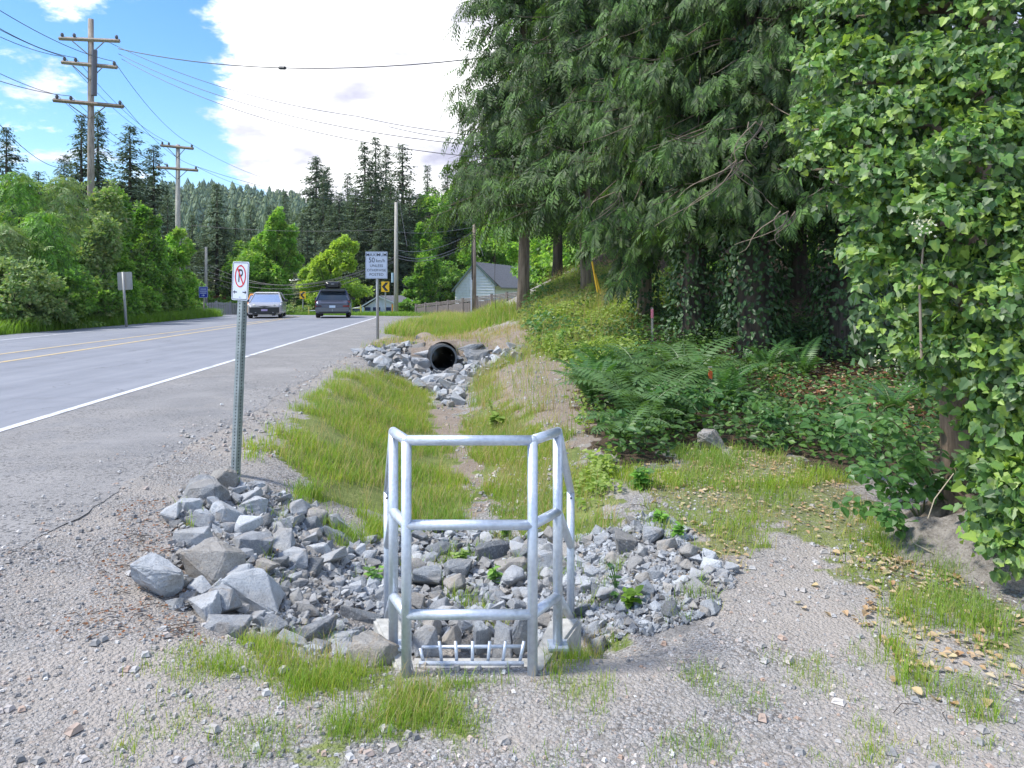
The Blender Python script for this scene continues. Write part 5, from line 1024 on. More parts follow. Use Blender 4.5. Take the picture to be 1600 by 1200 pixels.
# twigs
tw = Buf(); pts = np.concatenate([sample(Z['mix'], 60, 61), sample(poly([(180, 820), (300, 850), (300, 1010), (120, 1000)]), 70, 62), sample(rt, 50, 63)])
for x, y in pts: a = g_.uniform(0, 6.28); l_ = g_.uniform(.04, .14); tw.tube([(x, y, float(terr(x, y)) + .012), (x + l_ * .5 * math.cos(a), y + l_ * .5 * math.sin(a), float(terr(x, y)) + .022), (x + l_ * math.cos(a + .3), y + l_ * math.sin(a + .3), float(terr(x, y)) + .014)], .0018, 4)
tag(tw.obj('twigs', Mt['barkdark']), 'thin dry twigs scattered over the gravel', 'twigs', kind='stuff')

# ---------------------------------------------------------------- trees
def tree_root(name, x, y, label, group=None, cat='tree'): return empty(name, (x, y, float(terr(x, y))), label, cat, group)
def trunk_pts(h, lean=0, seed=0, n=9, wob=.02):
    g_ = rng(seed); z = np.linspace(-.3, h, n); return np.stack([np.cumsum(g_.normal(0, wob, n)) + lean * z, np.cumsum(g_.normal(0, wob, n)), z], 1)
def leafy(name, px, ytop, Y, rx, zlow, ls, m_, label, seed, nl=14000, nc=70, group=None, tmpl=LQ, ry=None, trunkr=.14, droop=.25, cl=.27, cat='tree', lobes=1):
    x = (px - CX) / F * Y; o_ = tree_root(name, x, Y, label, group, cat); zt_ = EYE - (ytop - HZ) / F * Y - o_.location.z; zl = zlow - o_.location.z
    ry = ry or rx; h = (zt_ - zl) / 2; tb = Buf(); g_ = rng(seed); tp = trunk_pts(zl + h * 1.4, 0, seed); tb.tube(tp, np.linspace(trunkr, trunkr * .25, len(tp)), 8); tb.obj('trunk', Mt['barkdark'], o_, smooth=True)
    bb = Buf()
    for k in range(9): a = g_.uniform(0, 6.28); z0 = zl + h * g_.uniform(-.3, .7); bb.tube([(0, 0, z0), (rx * .4 * math.cos(a), ry * .4 * math.sin(a), z0 + h * .35), (rx * .8 * math.cos(a), ry * .8 * math.sin(a), z0 + h * .75)], [trunkr * .35, trunkr * .2, .015], 5, False)
    bb.obj('branches', Mt['barkdark'], o_, smooth=True)
    if Y > 45: nl = int(nl * 1.7); ls = ls * .74; nc = int(nc * 1.6)
    f = Buf()
    if lobes == 1: foliage(f, (0, 0, zl + h), (rx, ry, h), nc, nl, ls, seed, tmpl, droop, cl)
    else:
        for k in range(lobes):
            fr = k / max(1, lobes - 1); c_ = (g_.uniform(-.45, .45) * rx, g_.uniform(-.4, .4) * ry, zl + h * (.45 + 1.1 * fr)); s_ = (1 - .45 * fr) * g_.uniform(.6, .8); foliage(f, c_, (rx * s_, ry * s_, h * .5), max(8, nc // lobes), nl // lobes, ls, seed + k, tmpl, droop, cl * 1.2)
    f.obj('crown', Mt[m_], o_); return o_
# conifers, unit height
def fir_meshes(seed, dens=1.0, bare=.12, rad_=.17, droop=.35, rag=.3):
    g_ = rng(seed); f = Buf(); t_ = Buf(); t_.tube([(0, 0, -.03), (0, 0, .5), (0, 0, .97)], [.012, .008, .001], 7)
    nw_ = int(34 * dens); R_, T_ = [], []; z = bare
    while z < .985:
        fr = (z - bare) / (1 - bare); rb_ = rad_ * (1 - fr) ** .85 * (.55 + .45 * min(1, fr * 6)) + .008
        for k in range(int(g_.integers(5, 8))):
            a = g_.uniform(0, 6.28); L_ = rb_ * g_.uniform(1 - rag, 1.1); dr = droop * g_.uniform(.4, 1.2); up_ = .25 * fr
            if L_ > .05: t_.tube([(0, 0, z), (math.cos(a) * L_ * .9, math.sin(a) * L_ * .9, z + L_ * (up_ - dr * .8))], [.002, .0006], 3, False)
            m_ = int(6 + L_ * 110)
            for q in np.linspace(.12, 1, m_):
                c_ = np.array([math.cos(a) * L_ * q, math.sin(a) * L_ * q, z + L_ * q * (up_ - dr * q)])
                for sx in (-1, 1):
                    sl = (.016 + .030 * L_ / rad_ * (1 - q * .6)) * g_.uniform(.5, 1.3) * .75; b_a = a + sx * g_.uniform(.5, 1.1); d = np.array([math.cos(b_a), math.sin(b_a), -g_.uniform(.2, .9)]); R_.append(frames(d[None], np.array([[g_.normal(0, .3), g_.normal(0, .3), 1]]), np.array([[sl * .55, sl, sl]]))[0]); T_.append(c_ + g_.normal(0, .006, 3))
        z += (1 - bare) / nw_ * g_.uniform(.7, 1.3) * (1.15 - .5 * fr)
    f.inst(LQ[0], LQ[1], np.array(R_), np.array(T_)); return f, t_
firs = []
for k, (dn, br, rd, dp) in enumerate(((1.0, .06, .15, .45), (1.0, .10, .13, .35), (.9, .16, .17, .5), (.8, .45, .14, .15), (1.0, .03, .19, .3))):
    f, t_ = fir_meshes(100 + k, dn, br, rd, dp); firs.append((f.mesh('crown', Mt['fir']), t_.mesh('trunk', Mt['barkdark'], True)))
def fir(px, ytop, Y, wf, v_, label, group=None):
    x = (px - CX) / F * Y; o_ = tree_root('fir_tree', x, Y, label, group); h = EYE - (ytop - HZ) / F * Y - o_.location.z
    for nm, me in zip(('crown', 'trunk'), firs[v_]): link(nm, me, o_, (0, 0, 0), (0, 0, rng(int(px * 7 + Y)).uniform(0, 6.28)), (h * wf * 1.45, h * wf * 1.45, h))
    return o_
for a in ((570, 220, 94, 1.05, 0, 'left peak of the tall dark fir clump above the speed sign'), (587, 212, 98, .9, 1, 'tallest thin-topped fir, second from the left in the dark clump'), (603, 226, 95, .9, 0, 'third fir top in the dark clump above the speed sign'), (629, 218, 92, 1.1, 4, 'broad fir at the right end of the dark clump, topmost spike apart'),
          (543, 268, 100, .9, 1, 'lower fir on the left shoulder of the dark clump'), (668, 256, 112, .8, 1, 'small fir top between the dark clump and the leafy tree'), (699, 257, 108, .9, 2, 'flat-topped fir above the large leafy tree'), (727, 232, 104, 1.0, 0, 'fir with a pointed top just left of the big cedar'), (741, 248, 108, .7, 1, 'narrow fir touching the left edge of the big cedar'),
          (494, 240, 105, .95, 3, 'tall fir with a bare trunk left of the dark clump'), (511, 256, 108, .8, 3, 'shorter bare-trunked fir beside the tall bare-trunked one'), (445, 297, 118, .9, 1, 'fir top right of centre on the hillside edge'), (339, 284, 70, 1.0, 2, 'nodding fir right of the pale utility pole'),
          (472, 330, 92, 1.0, 4, 'dark fir under the bare-trunked pair'), (515, 318, 90, .9, 2, 'dark fir filling the gap left of the clump'), (505, 275, 100, .8, 1, 'leafy-based fir right under the bare-trunked pair'), (392, 318, 95, 1.0, 2, 'fir between the nodding fir and the round maple'), (368, 325, 88, 1.0, 0, 'low fir behind the parking sign'), (420, 320, 105, 1.0, 1, 'fir just above the round maple'),
          (203, 192, 62, 1.15, 2, 'tall ragged fir right of the brown utility pole'), (240, 224, 66, 1.1, 0, 'fir with spreading top left of the pale pole'), (127, 176, 64, .95, 1, 'fir behind the left side of the brown utility pole'), (153, 172, 66, .95, 0, 'fir behind the right side of the brown utility pole'), (10, 194, 58, 1.0, 2, 'fir at the left edge above the bushes'), (60, 262, 60, 1.1, 4, 'short fir between the left edge fir and the brown pole'), (262, 300, 60, 1.0, 4, 'dark low fir behind the pale pole'), (100, 240, 70, 1.0, 0, 'fir in the second row behind the brown pole'), (-40, 180, 60, 1.2, 0, 'fir just outside the left edge')):
    fir(*a)
for k, (px, yt, Y) in enumerate(((530, 300, 84), (555, 290, 88), (580, 280, 86), (610, 285, 84), (640, 290, 88), (655, 300, 92), (680, 290, 96), (560, 340, 78), (595, 330, 76), (635, 335, 78), (540, 345, 80), (350, 345, 84), (300, 335, 80), (320, 350, 78), (715, 280, 92), (760, 262, 96), (620, 300, 78), (480, 350, 84))):
    fir(px, yt, Y, 1.15, k % 3 if k % 3 != 1 else 4, 'dark fir in the dense row behind the leafy trees', 'firs filling the row behind')
g_ = rng(5)
for k in range(26): fir(905 + 27 * k + g_.uniform(-10, 10), g_.uniform(-120, 60), g_.uniform(42, 60), 1.25, int(g_.integers(0, 3)), 'dark conifer standing behind the big cedars on the right', 'conifers behind the cedars')
# leafy trees
leafy('maple_tree', 432, 335, 66, 3.3, -.3, .42, 'maple', 'round bright green maple behind the oncoming car', 201, 15000, 60, lobes=5)
leafy('maple_tree', 398, 375, 70, 2.6, -.3, .40, 'bush', 'darker leafy tree left of the round maple', 202, 9000, 40)
leafy('leafy_tree', 515, 376, 63, 3.2, -.4, .34, 'alder', 'yellow-green round-topped tree behind the SUV', 203, 15000, 60, lobes=4)
leafy('leafy_tree', 545, 425, 92, 1.9, -.4, .32, 'alder', 'small drooping tree right of the SUV roof', 204, 7000, 34)
leafy('maple_tree', 702, 282, 94, 5.8, 0, .42, 'maple', 'large bright maple above the blue-white house', 205, 20000, 80, lobes=6)
leafy('maple_tree', 668, 345, 84, 3.4, 0, .40, 'maple', 'maple crown left of the blue-white house', 206, 13000, 60, lobes=4)
leafy('maple_tree', 668, 405, 72, 2.5, -.2, .36, 'bush', 'dark leafy tree behind the board fence', 207, 11000, 50, lobes=3)
leafy('maple_tree', 688, 415, 80, 3.0, 0, .36, 'bush', 'shaded leafy tree just left of the house gable', 208, 9000, 50)
leafy('maple_tree', 772, 300, 90, 5.5, 1.5, .45, 'maple', 'broad maple seen behind the left edge of the cedar', 209, 16000, 70, lobes=5)
leafy('leafy_tree', 628, 420, 92, 2.2, -.3, .30, 'alder', 'small tree right behind the slim pole', 210, 5000, 30)
leafy('leafy_tree', 775, 200, 27.5, 1.05, 3.0, .13, 'maple', 'light-leaved young tree tangled in the left edge of the cedar', 211, 4500, 40, trunkr=.01, lobes=4)
leafy('maple_tree', 900, 330, 60, 4.2, 0, .5, 'bush', 'leafy tree behind the cedar trunk', 212, 12000, 60)
leafy('maple_tree', 960, 330, 50, 6, 1, .4, 'maple', 'sunlit leafy tree up the bank behind the cedars', 213, 14000, 60)
leafy('maple_tree', 1120, 330, 40, 5, 1, .35, 'maple', 'leafy tree glowing through the dark trunks', 214, 12000, 60)
leafy('maple_tree', 1300, 330, 36, 5.5, 1, .35, 'bush', 'leafy tree behind the ivy-covered trunks', 215, 12000, 60)
leafy('maple_tree', 1500, 300, 34, 5.5, 1, .35, 'bush', 'leafy tree far behind the ivy tree', 216, 9000, 60)
# shrubs
for k, a in enumerate(((455, 478, 62, 2.0, 'bushgrey', 'low weedy shrub between the two cars'), (482, 468, 66, 1.3, 'bush', 'low dark shrub left of the SUV'), (640, 470, 58, 1.2, 'bush', 'dark shrub between the slim pole and the board fence'), (392, 462, 67, 2.5, 'bush', 'shrubs hiding the base of the round maple'), (345, 462, 70, 2.6, 'bush', 'green hedge behind the grey board fence'), (300, 455, 66, 2.6, 'bush', 'green hedge left of the grey board fence'))):
    leafy('shrub', *a[:4], -.3, .26, a[4], a[5], 300 + k, 3500, 24, cat='shrub', trunkr=.05)
leafy('shrub', 340, 458, 69, 2.0, .3, .22, 'litterred', 'red-brown shrub above the grey board fence', 320, 1800, 20, cat='shrub', trunkr=.04)
# roadside thicket on the left
th = [(-60, 268, 31, 3.0, 'bush'), (30, 270, 31, 2.3, 'cedarbush'), (100, 275, 32, 2.1, 'cedarbush'), (70, 330, 28.5, 1.6, 'cedarbush'), (5, 350, 27.0, 1.5, 'cedarbush'), (155, 296, 35, 2.0, 'bushgrey'), (195, 300, 37, 2.0, 'bush'), (130, 345, 31, 1.5, 'bushgrey'), (230, 332, 39, 1.8, 'bush'), (180, 370, 34.5, 1.3, 'maple'), (258, 352, 42, 1.5, 'maple'), (225, 395, 38, 1.2, 'bushgrey'), (262, 395, 40.5, 1.1, 'bush'), (285, 425, 45, 1.0, 'bush'), (20, 410, 26.0, 1.3, 'bushgrey'), (90, 420, 28.2, 1.3, 'bush'), (150, 430, 31, 1.2, 'bush'), (215, 445, 36, 1.0, 'maple'), (250, 455, 40, .9, 'bush'), (280, 462, 44, .9, 'maple'), (60, 455, 27.0, 1.2, 'bushgrey'), (120, 462, 30, 1.1, 'bush'), (180, 462, 33.4, 1.0, 'bush'), (-40, 430, 26, 1.6, 'bush'), (300, 470, 48, .8, 'bush')]
names = ['leftmost bush outside the frame edge', 'dark drooping evergreen at the left edge above the road', 'tall drooping evergreen left of the brown pole base', 'drooping evergreen lower down at the left', 'dark evergreen bush at the left edge, half-way up', 'grey-green bush at the foot of the brown pole', 'leafy bush right of the brown pole', 'olive bush in the middle of the left thicket', 'leafy bush sloping down toward the pale pole', 'bright bush above the grey sign back', 'bright bush left of the pale pole', 'greyish bush right of the sign back', 'green bush just left of the pale pole foot', 'green bush at the right end of the thicket', 'brownish bush low at the left edge', 'low green bush left of the sign back', 'low green bush directly behind the sign back', 'bright low bush right of the sign back post', 'low green bush near the end of the thicket', 'bright low shrub near the blue sign', 'low weedy bush at the left verge', 'weedy bush on the verge left of the sign post', 'weedy bush on the verge beside the sign post', 'bush beyond the left frame edge', 'last small shrub by the small yellow sign']
SP = []   # drooping spray used by the evergreens
def spray_template(np_=9, seed=0, w=.5):
    g_ = rng(seed); V = []; Fc = []
    for i in range(np_):
        t_ = (i + .6) / np_; y = t_; z = -.12 * t_ ** 2; ll = w * (1 - t_ * .75) * g_.uniform(.8, 1.1) * (.5 + min(1, t_ * 3) * .5)
        for sx in (-1, 1):
            o_ = len(V); a = g_.uniform(.5, .9); dx, dy = sx * math.sin(a) * ll, math.cos(a) * ll; nx_, ny_ = -dy * .17, dx * .17
            V += [(0, y, z), (dx * .5 + nx_, y + dy * .5 + ny_, z - .03), (dx, y + dy, z - .10), (dx * .5 - nx_, y + dy * .5 - ny_, z - .03)]; Fc.append((o_, o_ + 1, o_ + 2, o_ + 3))
    o_ = len(V); V += [(-.012, 0, 0), (.012, 0, 0), (0, 1.15, -.2), (0, 1.15, -.2)]; Fc.append((o_, o_ + 1, o_ + 2, o_ + 3)); return np.array(V), [np.array(Fc)]
SPR = [spray_template(9, k) for k in range(3)]; SPS = [spray_template(5, 10 + k, .55) for k in range(2)]
def drooping(px, ytop, Y, rx, zlow, label, seed, ns=1100, s_=.55):
    x = (px - CX) / F * Y; o_ = tree_root('evergreen_shrub', x, Y, label, None, 'shrub'); zt_ = EYE - (ytop - HZ) / F * Y - o_.location.z; zl = zlow - o_.location.z; g_ = rng(seed)
    Buf().tube(trunk_pts(zt_ * .8, 0, seed), np.linspace(.12, .02, 9), 7).obj('trunk', Mt['barkdark'], o_)
    f = Buf(); z = zl + (zt_ - zl) * g_.uniform(0, 1, ns); fr = (z - zl) / (zt_ - zl); a = g_.uniform(0, 6.28, ns); r = rx * (1.05 - fr) ** .6 * g_.uniform(.35, 1.05, ns); out = np.stack([np.cos(a), np.sin(a), 0 * a], 1)
    pos = out * r[:, None]; pos[:, 2] = z; d = out * .8 + g_.normal(0, .35, (ns, 3)); d[:, 2] -= g_.uniform(.2, 1.1, ns); nn = out + g_.normal(0, .3, (ns, 3)); nn[:, 2] += .6
    for k in (0, 1): m_ = np.arange(ns) % 2 == k; f.inst(*SPS[k], frames(d[m_], nn[m_], s_ * g_.uniform(.6, 1.3, m_.sum())), pos[m_])
    f.obj('crown', Mt['bush'] if seed % 2 else Mt['bushgrey'], o_)
for k, (a, nm) in enumerate(zip(th, names)):
    if a[4] == 'cedarbush': drooping(a[0], a[1], a[2], a[3], .3, nm, 400 + k)
    else: leafy('shrub', a[0], a[1], a[2], a[3], .35, .19 if a[1] < 400 else .15, a[4], nm, 400 + k, 9500 if a[1] < 400 else 4500, 90 if a[1] < 400 else 40, cat='shrub', trunkr=.05, cl=.26, lobes=3 if a[1] < 400 else 1, ry=min(a[3], 1.6))

# ---------------------------------------------------------------- western red cedars with drooping sprays
def cedar(x, y, label, seed, zb, ztop, R_, nb, tr, ns, sl, lean=0, ivy=0, dirbias=None, tm=None, R0=.55, barkm='bark'):
    o_ = tree_root('cedar_tree', x, y, label); z0 = o_.location.z; g_ = rng(seed); H = ztop - z0; tp = trunk_pts(H, lean, seed, 12, .03); rr_ = np.linspace(tr, tr * .35, 12); rr_[0] *= 1.35
    Buf().tube(tp, rr_, 14).obj('trunk', Mt[barkm], o_, smooth=True)
    bb = Buf(); P_, D_, N_, S_ = [], [], [], []; zb -= z0
    for k in range(nb):
        z = zb + (H - zb) * g_.uniform(0, 1) ** .9; fr = (z - zb) / (H - zb)
        a = g_.uniform(0, 6.28) if dirbias is None or g_.uniform() < .35 else dirbias + g_.normal(0, .8)
        L_ = R_ * (1 - .45 * fr) * g_.uniform(.6, 1.1); c_, s_ = math.cos(a), math.sin(a); t_ = np.linspace(0, 1, 9); dz = g_.uniform(.0, .25) * L_; dr = g_.uniform(.35, .75) * L_
        side = g_.normal(0, .12) * L_; path = np.stack([c_ * L_ * t_ - s_ * side * t_ ** 2, s_ * L_ * t_ + c_ * side * t_ ** 2, z + dz * t_ * 2 - dr * t_ ** 1.6 + .12 * L_ * t_ ** 5], 1); bb.tube(path, np.linspace(.022, .004, 9), 5, False)
        for q in range(ns):
            tt = g_.uniform(.12, 1.02); p = np.array([np.interp(tt, t_, path[:, j]) for j in range(3)]); off = g_.uniform(-1, 1) * (.12 + .45 * (1 - tt)) * L_ * .55; p += np.array([-s_, c_, 0]) * off; p[2] -= abs(off) * .35 + g_.uniform(0, .15)
            P_.append(p); D_.append([c_ * .45 - s_ * off * .7 + g_.normal(0, .25), s_ * .45 + c_ * off * .7 + g_.normal(0, .25), -g_.uniform(.35, 1.3)]); N_.append([c_ + g_.normal(0, .45), s_ + g_.normal(0, .45), .5 + g_.normal(0, .3)]); S_.append(sl * g_.uniform(.5, 1.25))
    bb.obj('branches', Mt['bark'], o_, smooth=True); P_, D_, N_, S_ = map(np.array, (P_, D_, N_, S_)); f = Buf(); tm = tm or SPR
    for k in range(len(tm)): m_ = np.arange(len(P_)) % len(tm) == k; f.inst(*tm[k], frames(D_[m_], N_[m_], S_[m_]), P_[m_])
    f.obj('crown', Mt['cedar'], o_)
    if ivy:
        n = ivy; z = g_.uniform(0, 1, n) ** .8 * min(H, 5.5); a = g_.uniform(0, 6.28, n); r = tr * g_.uniform(1.25, 2.0, n) * (1.15 - .05 * z); out = np.stack([np.cos(a), np.sin(a), 0 * a], 1); cx_i = np.interp(z, tp[:, 2], tp[:, 0]); cy_i = np.interp(z, tp[:, 2], tp[:, 1])
        pos = out * r[:, None]; pos[:, 0] += cx_i; pos[:, 1] += cy_i; pos[:, 2] = z; d, nn = leaf_dir(g_, n, out * .5, .9)
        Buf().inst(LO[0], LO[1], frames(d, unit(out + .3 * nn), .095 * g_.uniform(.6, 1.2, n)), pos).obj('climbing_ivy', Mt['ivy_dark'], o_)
    return o_
cx, cy = P(817, 490, 24).x, 24
cedar(cx, cy, 'cedar with a bare tan trunk left of the bank, its crown overhanging the verge', 601, 4.6, 13.5, 3.2, 150, .21, 34, .55, ivy=0, tm=SPS, dirbias=-2.2)
cedar(P(915, 450, 21).x, 21, 'slim cedar behind the guy wires on the bank', 602, 3.3, 11.5, 3.2, 105, .16, 34, .6, tm=SPS, dirbias=-1.9)
cedar(P(1010, 470, 16.5).x, 16.5, 'leaning cedar left of the dark ivy-covered trunks', 603, 2.7, 9.5, 2.6, 75, .17, 36, .46, dirbias=-1.9, ivy=3000)
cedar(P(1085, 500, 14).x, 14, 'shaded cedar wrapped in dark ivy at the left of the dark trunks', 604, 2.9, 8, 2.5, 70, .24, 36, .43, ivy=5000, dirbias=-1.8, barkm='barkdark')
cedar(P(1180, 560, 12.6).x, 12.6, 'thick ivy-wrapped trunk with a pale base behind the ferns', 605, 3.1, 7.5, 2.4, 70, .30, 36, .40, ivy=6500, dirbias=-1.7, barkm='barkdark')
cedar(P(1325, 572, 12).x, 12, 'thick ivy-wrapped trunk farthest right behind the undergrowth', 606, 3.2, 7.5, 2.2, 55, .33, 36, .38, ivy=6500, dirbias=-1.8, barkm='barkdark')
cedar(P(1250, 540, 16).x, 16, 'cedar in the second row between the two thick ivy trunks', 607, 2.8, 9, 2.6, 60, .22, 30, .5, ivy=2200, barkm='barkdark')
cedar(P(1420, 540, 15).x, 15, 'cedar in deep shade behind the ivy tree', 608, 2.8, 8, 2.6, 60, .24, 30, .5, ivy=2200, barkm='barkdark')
cedar(P(868, 470, 28).x, 28, 'cedar filling the crown behind the bare tan trunk', 610, 5.0, 14.5, 3.4, 110, .2, 32, .6, tm=SPS, barkm='barkdark')
cedar(P(960, 440, 27).x, 27, 'cedar behind the bank crest', 609, 3.5, 13, 3.2, 60, .2, 30, .7, tm=SPS, barkm='barkdark')
for k, (px, yt, Y, rx, m__) in enumerate(((1040, 420, 20, 1.0, 'bush'), (1120, 380, 19, 1.2, 'maple'), (1190, 400, 20, 1.2, 'bush'), (1260, 390, 18.5, 1.1, 'maple'), (1310, 420, 19.5, 1.2, 'bush'), (1400, 400, 18, 1.3, 'bush'), (1480, 400, 18, 1.3, 'bush'), (1000, 425, 22, .8, 'maple'), (1560, 380, 17, 1.5, 'bush'))):
    leafy('shrub', px, yt, Y, rx, .9, .11, m__, 'shrub glimpsed on the bank through the dark trunks, ' + ['far left', 'left, bright', 'left of centre', 'middle, bright', 'right of centre', 'right', 'far right', 'beside the guy wires', 'behind the ivy tree'][k], 800 + k, 4500, 30, cat='shrub', trunkr=.04)

g_ = rng(8)
for px, py, Y, n in ((1150, 250, 10.5, 6), (1180, 190, 10.5, 5), (1230, 330, 10, 5), (960, 300, 14, 4)):
    o_ = empty('dead_branch', P(px, py, Y), ['bare curved twig hanging in the cedar above the dark trunks', 'upper bare curved twig in the cedar near the ivy tree', 'bare twigs hanging left of the ivy tree', 'pale bare twig among the cedar sprays'][[1150, 1180, 1230, 960].index(px)], 'branch')
    bb = Buf()
    for k in range(n): a = g_.normal(0, .5); l_ = g_.uniform(.5, 1.2); t_ = np.linspace(0, 1, 8); bb.tube(np.stack([a * l_ * t_ + .12 * np.sin(t_ * 5 + k), .1 * t_, -l_ * t_ + .25 * t_ ** 2], 1), np.linspace(.009, .003, 8), 4)
    bb.obj('twigs', Mt['bark'], o_)

# ---------------------------------------------------------------- ivy tree on the right
it = tree_root('ivy_tree', P(1530, 830, 4.75).x, 4.85, 'dead trunk smothered in glossy green ivy filling the right edge')
oz = it.location
def li_(px, py, Y): return P(px, py, Y) - oz
tk = Buf(); tp = np.array([(0, 0, -.2), (-.02, 0, .3), (-.05, .02, .9), (0, .05, 1.6), (.1, .1, 2.6), (.15, .1, 3.8)]); tk.tube(tp, [.21, .15, .12, .11, .10, .08], 18); tk.obj('trunk', bark('stringy_brown_bark', (.07, .05, .035), (.26, .19, .14), 16), it, smooth=True)
tk = Buf(); g_ = rng(91)
for k in range(7): a = 1.6 + k * .75; tk.tube([(0, 0, .25), (.28 * math.cos(a), .28 * math.sin(a), .06), (.5 * math.cos(a), .5 * math.sin(a), -.08)], [.09, .06, .03], 8)
tk.obj('root', Mt['bark'], it, smooth=True)
lobes = [ # px, py, Y, radius px x, radius px z
 (1345, 125, 4.9, 90, 62), (1330, 225, 4.8, 70, 60), (1275, 262, 4.9, 48, 34), (1420, 190, 4.6, 85, 60), (1480, 110, 4.6, 100, 55), (1560, 130, 4.3, 80, 60), (1430, 300, 4.5, 100, 55), (1380, 345, 4.7, 70, 60), (1530, 250, 4.2, 95, 70), (1370, 270, 4.6, 70, 40), (1490, 350, 4.2, 90, 60), (1580, 350, 4.1, 70, 70), (1400, 420, 4.7, 80, 60), (1350, 400, 4.9, 45, 40), (1500, 450, 4.3, 90, 60), (1580, 470, 4.0, 70, 70), (1420, 500, 4.6, 70, 50), (1480, 540, 4.4, 80, 50), (1570, 580, 4.1, 70, 70), (1590, 680, 4.1, 60, 70), (1580, 770, 4.0, 60, 70), (1575, 850, 3.95, 50, 50),
 (1340, 20, 5.0, 90, 70), (1450, 0, 4.8, 110, 70), (1570, 10, 4.4, 90, 80), (1640, 200, 4.2, 80, 100), (1650, 400, 4.0, 80, 110), (1650, 620, 3.95, 80, 110), (1640, 800, 3.95, 70, 80), (1390, -60, 5.1, 100, 70), (1540, -80, 4.8, 120, 80), (1300, 320, 4.95, 30, 25), (1530, 660, 4.55, 40, 30), (1440, 560, 4.7, 50, 30), (1500, 600, 4.5, 60, 25), (1550, 740, 4.3, 42, 50), (1545, 820, 4.2, 40, 40), (1560, 650, 4.25, 50, 50), (1265, 200, 5.1, 40, 40), (1300, 90, 5.1, 50, 40)]
g_ = rng(92); Pp, Dd, Nn, Ss = [], [], [], []; br = Buf()
for k, (px, py, Y, rx, rz) in enumerate(lobes):
    c_ = np.array(li_(px, py, Y)); rX, rZ = rx / F * Y, rz / F * Y; n = int(rx * rz * .16); w = unit(g_.normal(0, 1, (n, 3))); w[:, 1] = np.where(g_.uniform(0, 1, n) < .75, -np.abs(w[:, 1]), w[:, 1]); w[:, 2] = np.where((w[:, 2] < -.25) & (g_.uniform(0, 1, n) < .75), -w[:, 2], w[:, 2]); rr = g_.uniform(.55, 1.05, n) ** .6
    wob = 1 + .22 * np.sin(w[:, 0] * 5 + k) * np.sin(w[:, 2] * 6 + k * 2) + .12 * np.sin(w[:, 0] * 13 + k) * np.sin(w[:, 2] * 11)
    p = c_ + w * (rr * wob)[:, None] * np.array([rX, .30, rZ]); d = w * .35 + g_.normal(0, .55, (n, 3)); d[:, 2] -= .6; nn = w * .55 + g_.normal(0, .45, (n, 3)); nn[:, 1] -= .45; nn[:, 2] += .45
    Pp.append(p); Dd.append(d); Nn.append(nn); Ss.append((.026 + .045 * g_.uniform(0, 1, n) ** 1.3) * (1.1 if py > 550 else 1))
    br.tube([np.array((.0, .08, min(3.6, max(.3, c_[2])))), (c_ + np.array((0, .1, min(3.6, max(.3, c_[2])))) * [1, 1, 1]) / 2 * [1, 1, 1], c_ + np.array((0, .08, 0))], [.03, .02, .008], 6)
Pp, Dd, Nn, Ss = map(np.concatenate, (Pp, Dd, Nn, Ss)); br.obj('branches', Mt['bark'], it, smooth=True)
wpos = Pp + np.array(oz); vis = Ss / wpos[:, 1] * (wpos[:, 0] / wpos[:, 1] * F + CX < 1600) * ((HZ - (wpos[:, 2] - EYE) / wpos[:, 1] * F) > -10); front = -Pp[:, 1] * .02
order = np.argsort(-(vis + front * (vis > 0))); top_ = order[:285]; rest = order[285:]; Rm = frames(Dd, Nn, Ss)
lm = [Buf().raw(LI[0], LI[1]).mesh('leaf', Mt['ivy']) for _ in range(1)]
for i in top_:
    o_ = link('leaf', lm[0], it); o_.matrix_basis = Matrix.Translation(Vector(Pp[i])) @ Matrix([list(r) for r in Rm[i]]).to_4x4()
f = Buf(); f.inst(LI[0], LI[1], Rm[rest], Pp[rest]); tag(f.obj('ivy_leaves', Mt['ivy'], it), kind='stuff')
# inner ivy in a darker leaf colour, painting in the shade of the gaps
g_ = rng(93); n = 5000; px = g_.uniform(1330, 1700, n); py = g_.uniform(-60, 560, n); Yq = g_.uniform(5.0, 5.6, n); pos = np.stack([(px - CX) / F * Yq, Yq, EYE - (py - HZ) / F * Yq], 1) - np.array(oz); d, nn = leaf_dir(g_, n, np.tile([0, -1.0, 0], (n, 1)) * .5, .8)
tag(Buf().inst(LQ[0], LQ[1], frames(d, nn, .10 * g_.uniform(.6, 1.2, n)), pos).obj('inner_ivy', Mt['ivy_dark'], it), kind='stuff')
n = 900; a = g_.uniform(0, 6.28, n); z = g_.uniform(0, 1.5, n); sel = (np.cos(a) > -.3) | (z > 1.05); a, z = a[sel], z[sel]; n = len(a); out = np.stack([np.cos(a), np.sin(a), 0 * a], 1); pos = out * .2; pos[:, 0] += .12; pos[:, 2] = z; d, nn = leaf_dir(g_, n, out * .5, .8)
tag(Buf().inst(LI[0], LI[1], frames(d, unit(out + .3 * nn), .065 * g_.uniform(.6, 1.2, n)), pos).obj('trunk_ivy', Mt['ivy'], it), kind='stuff')
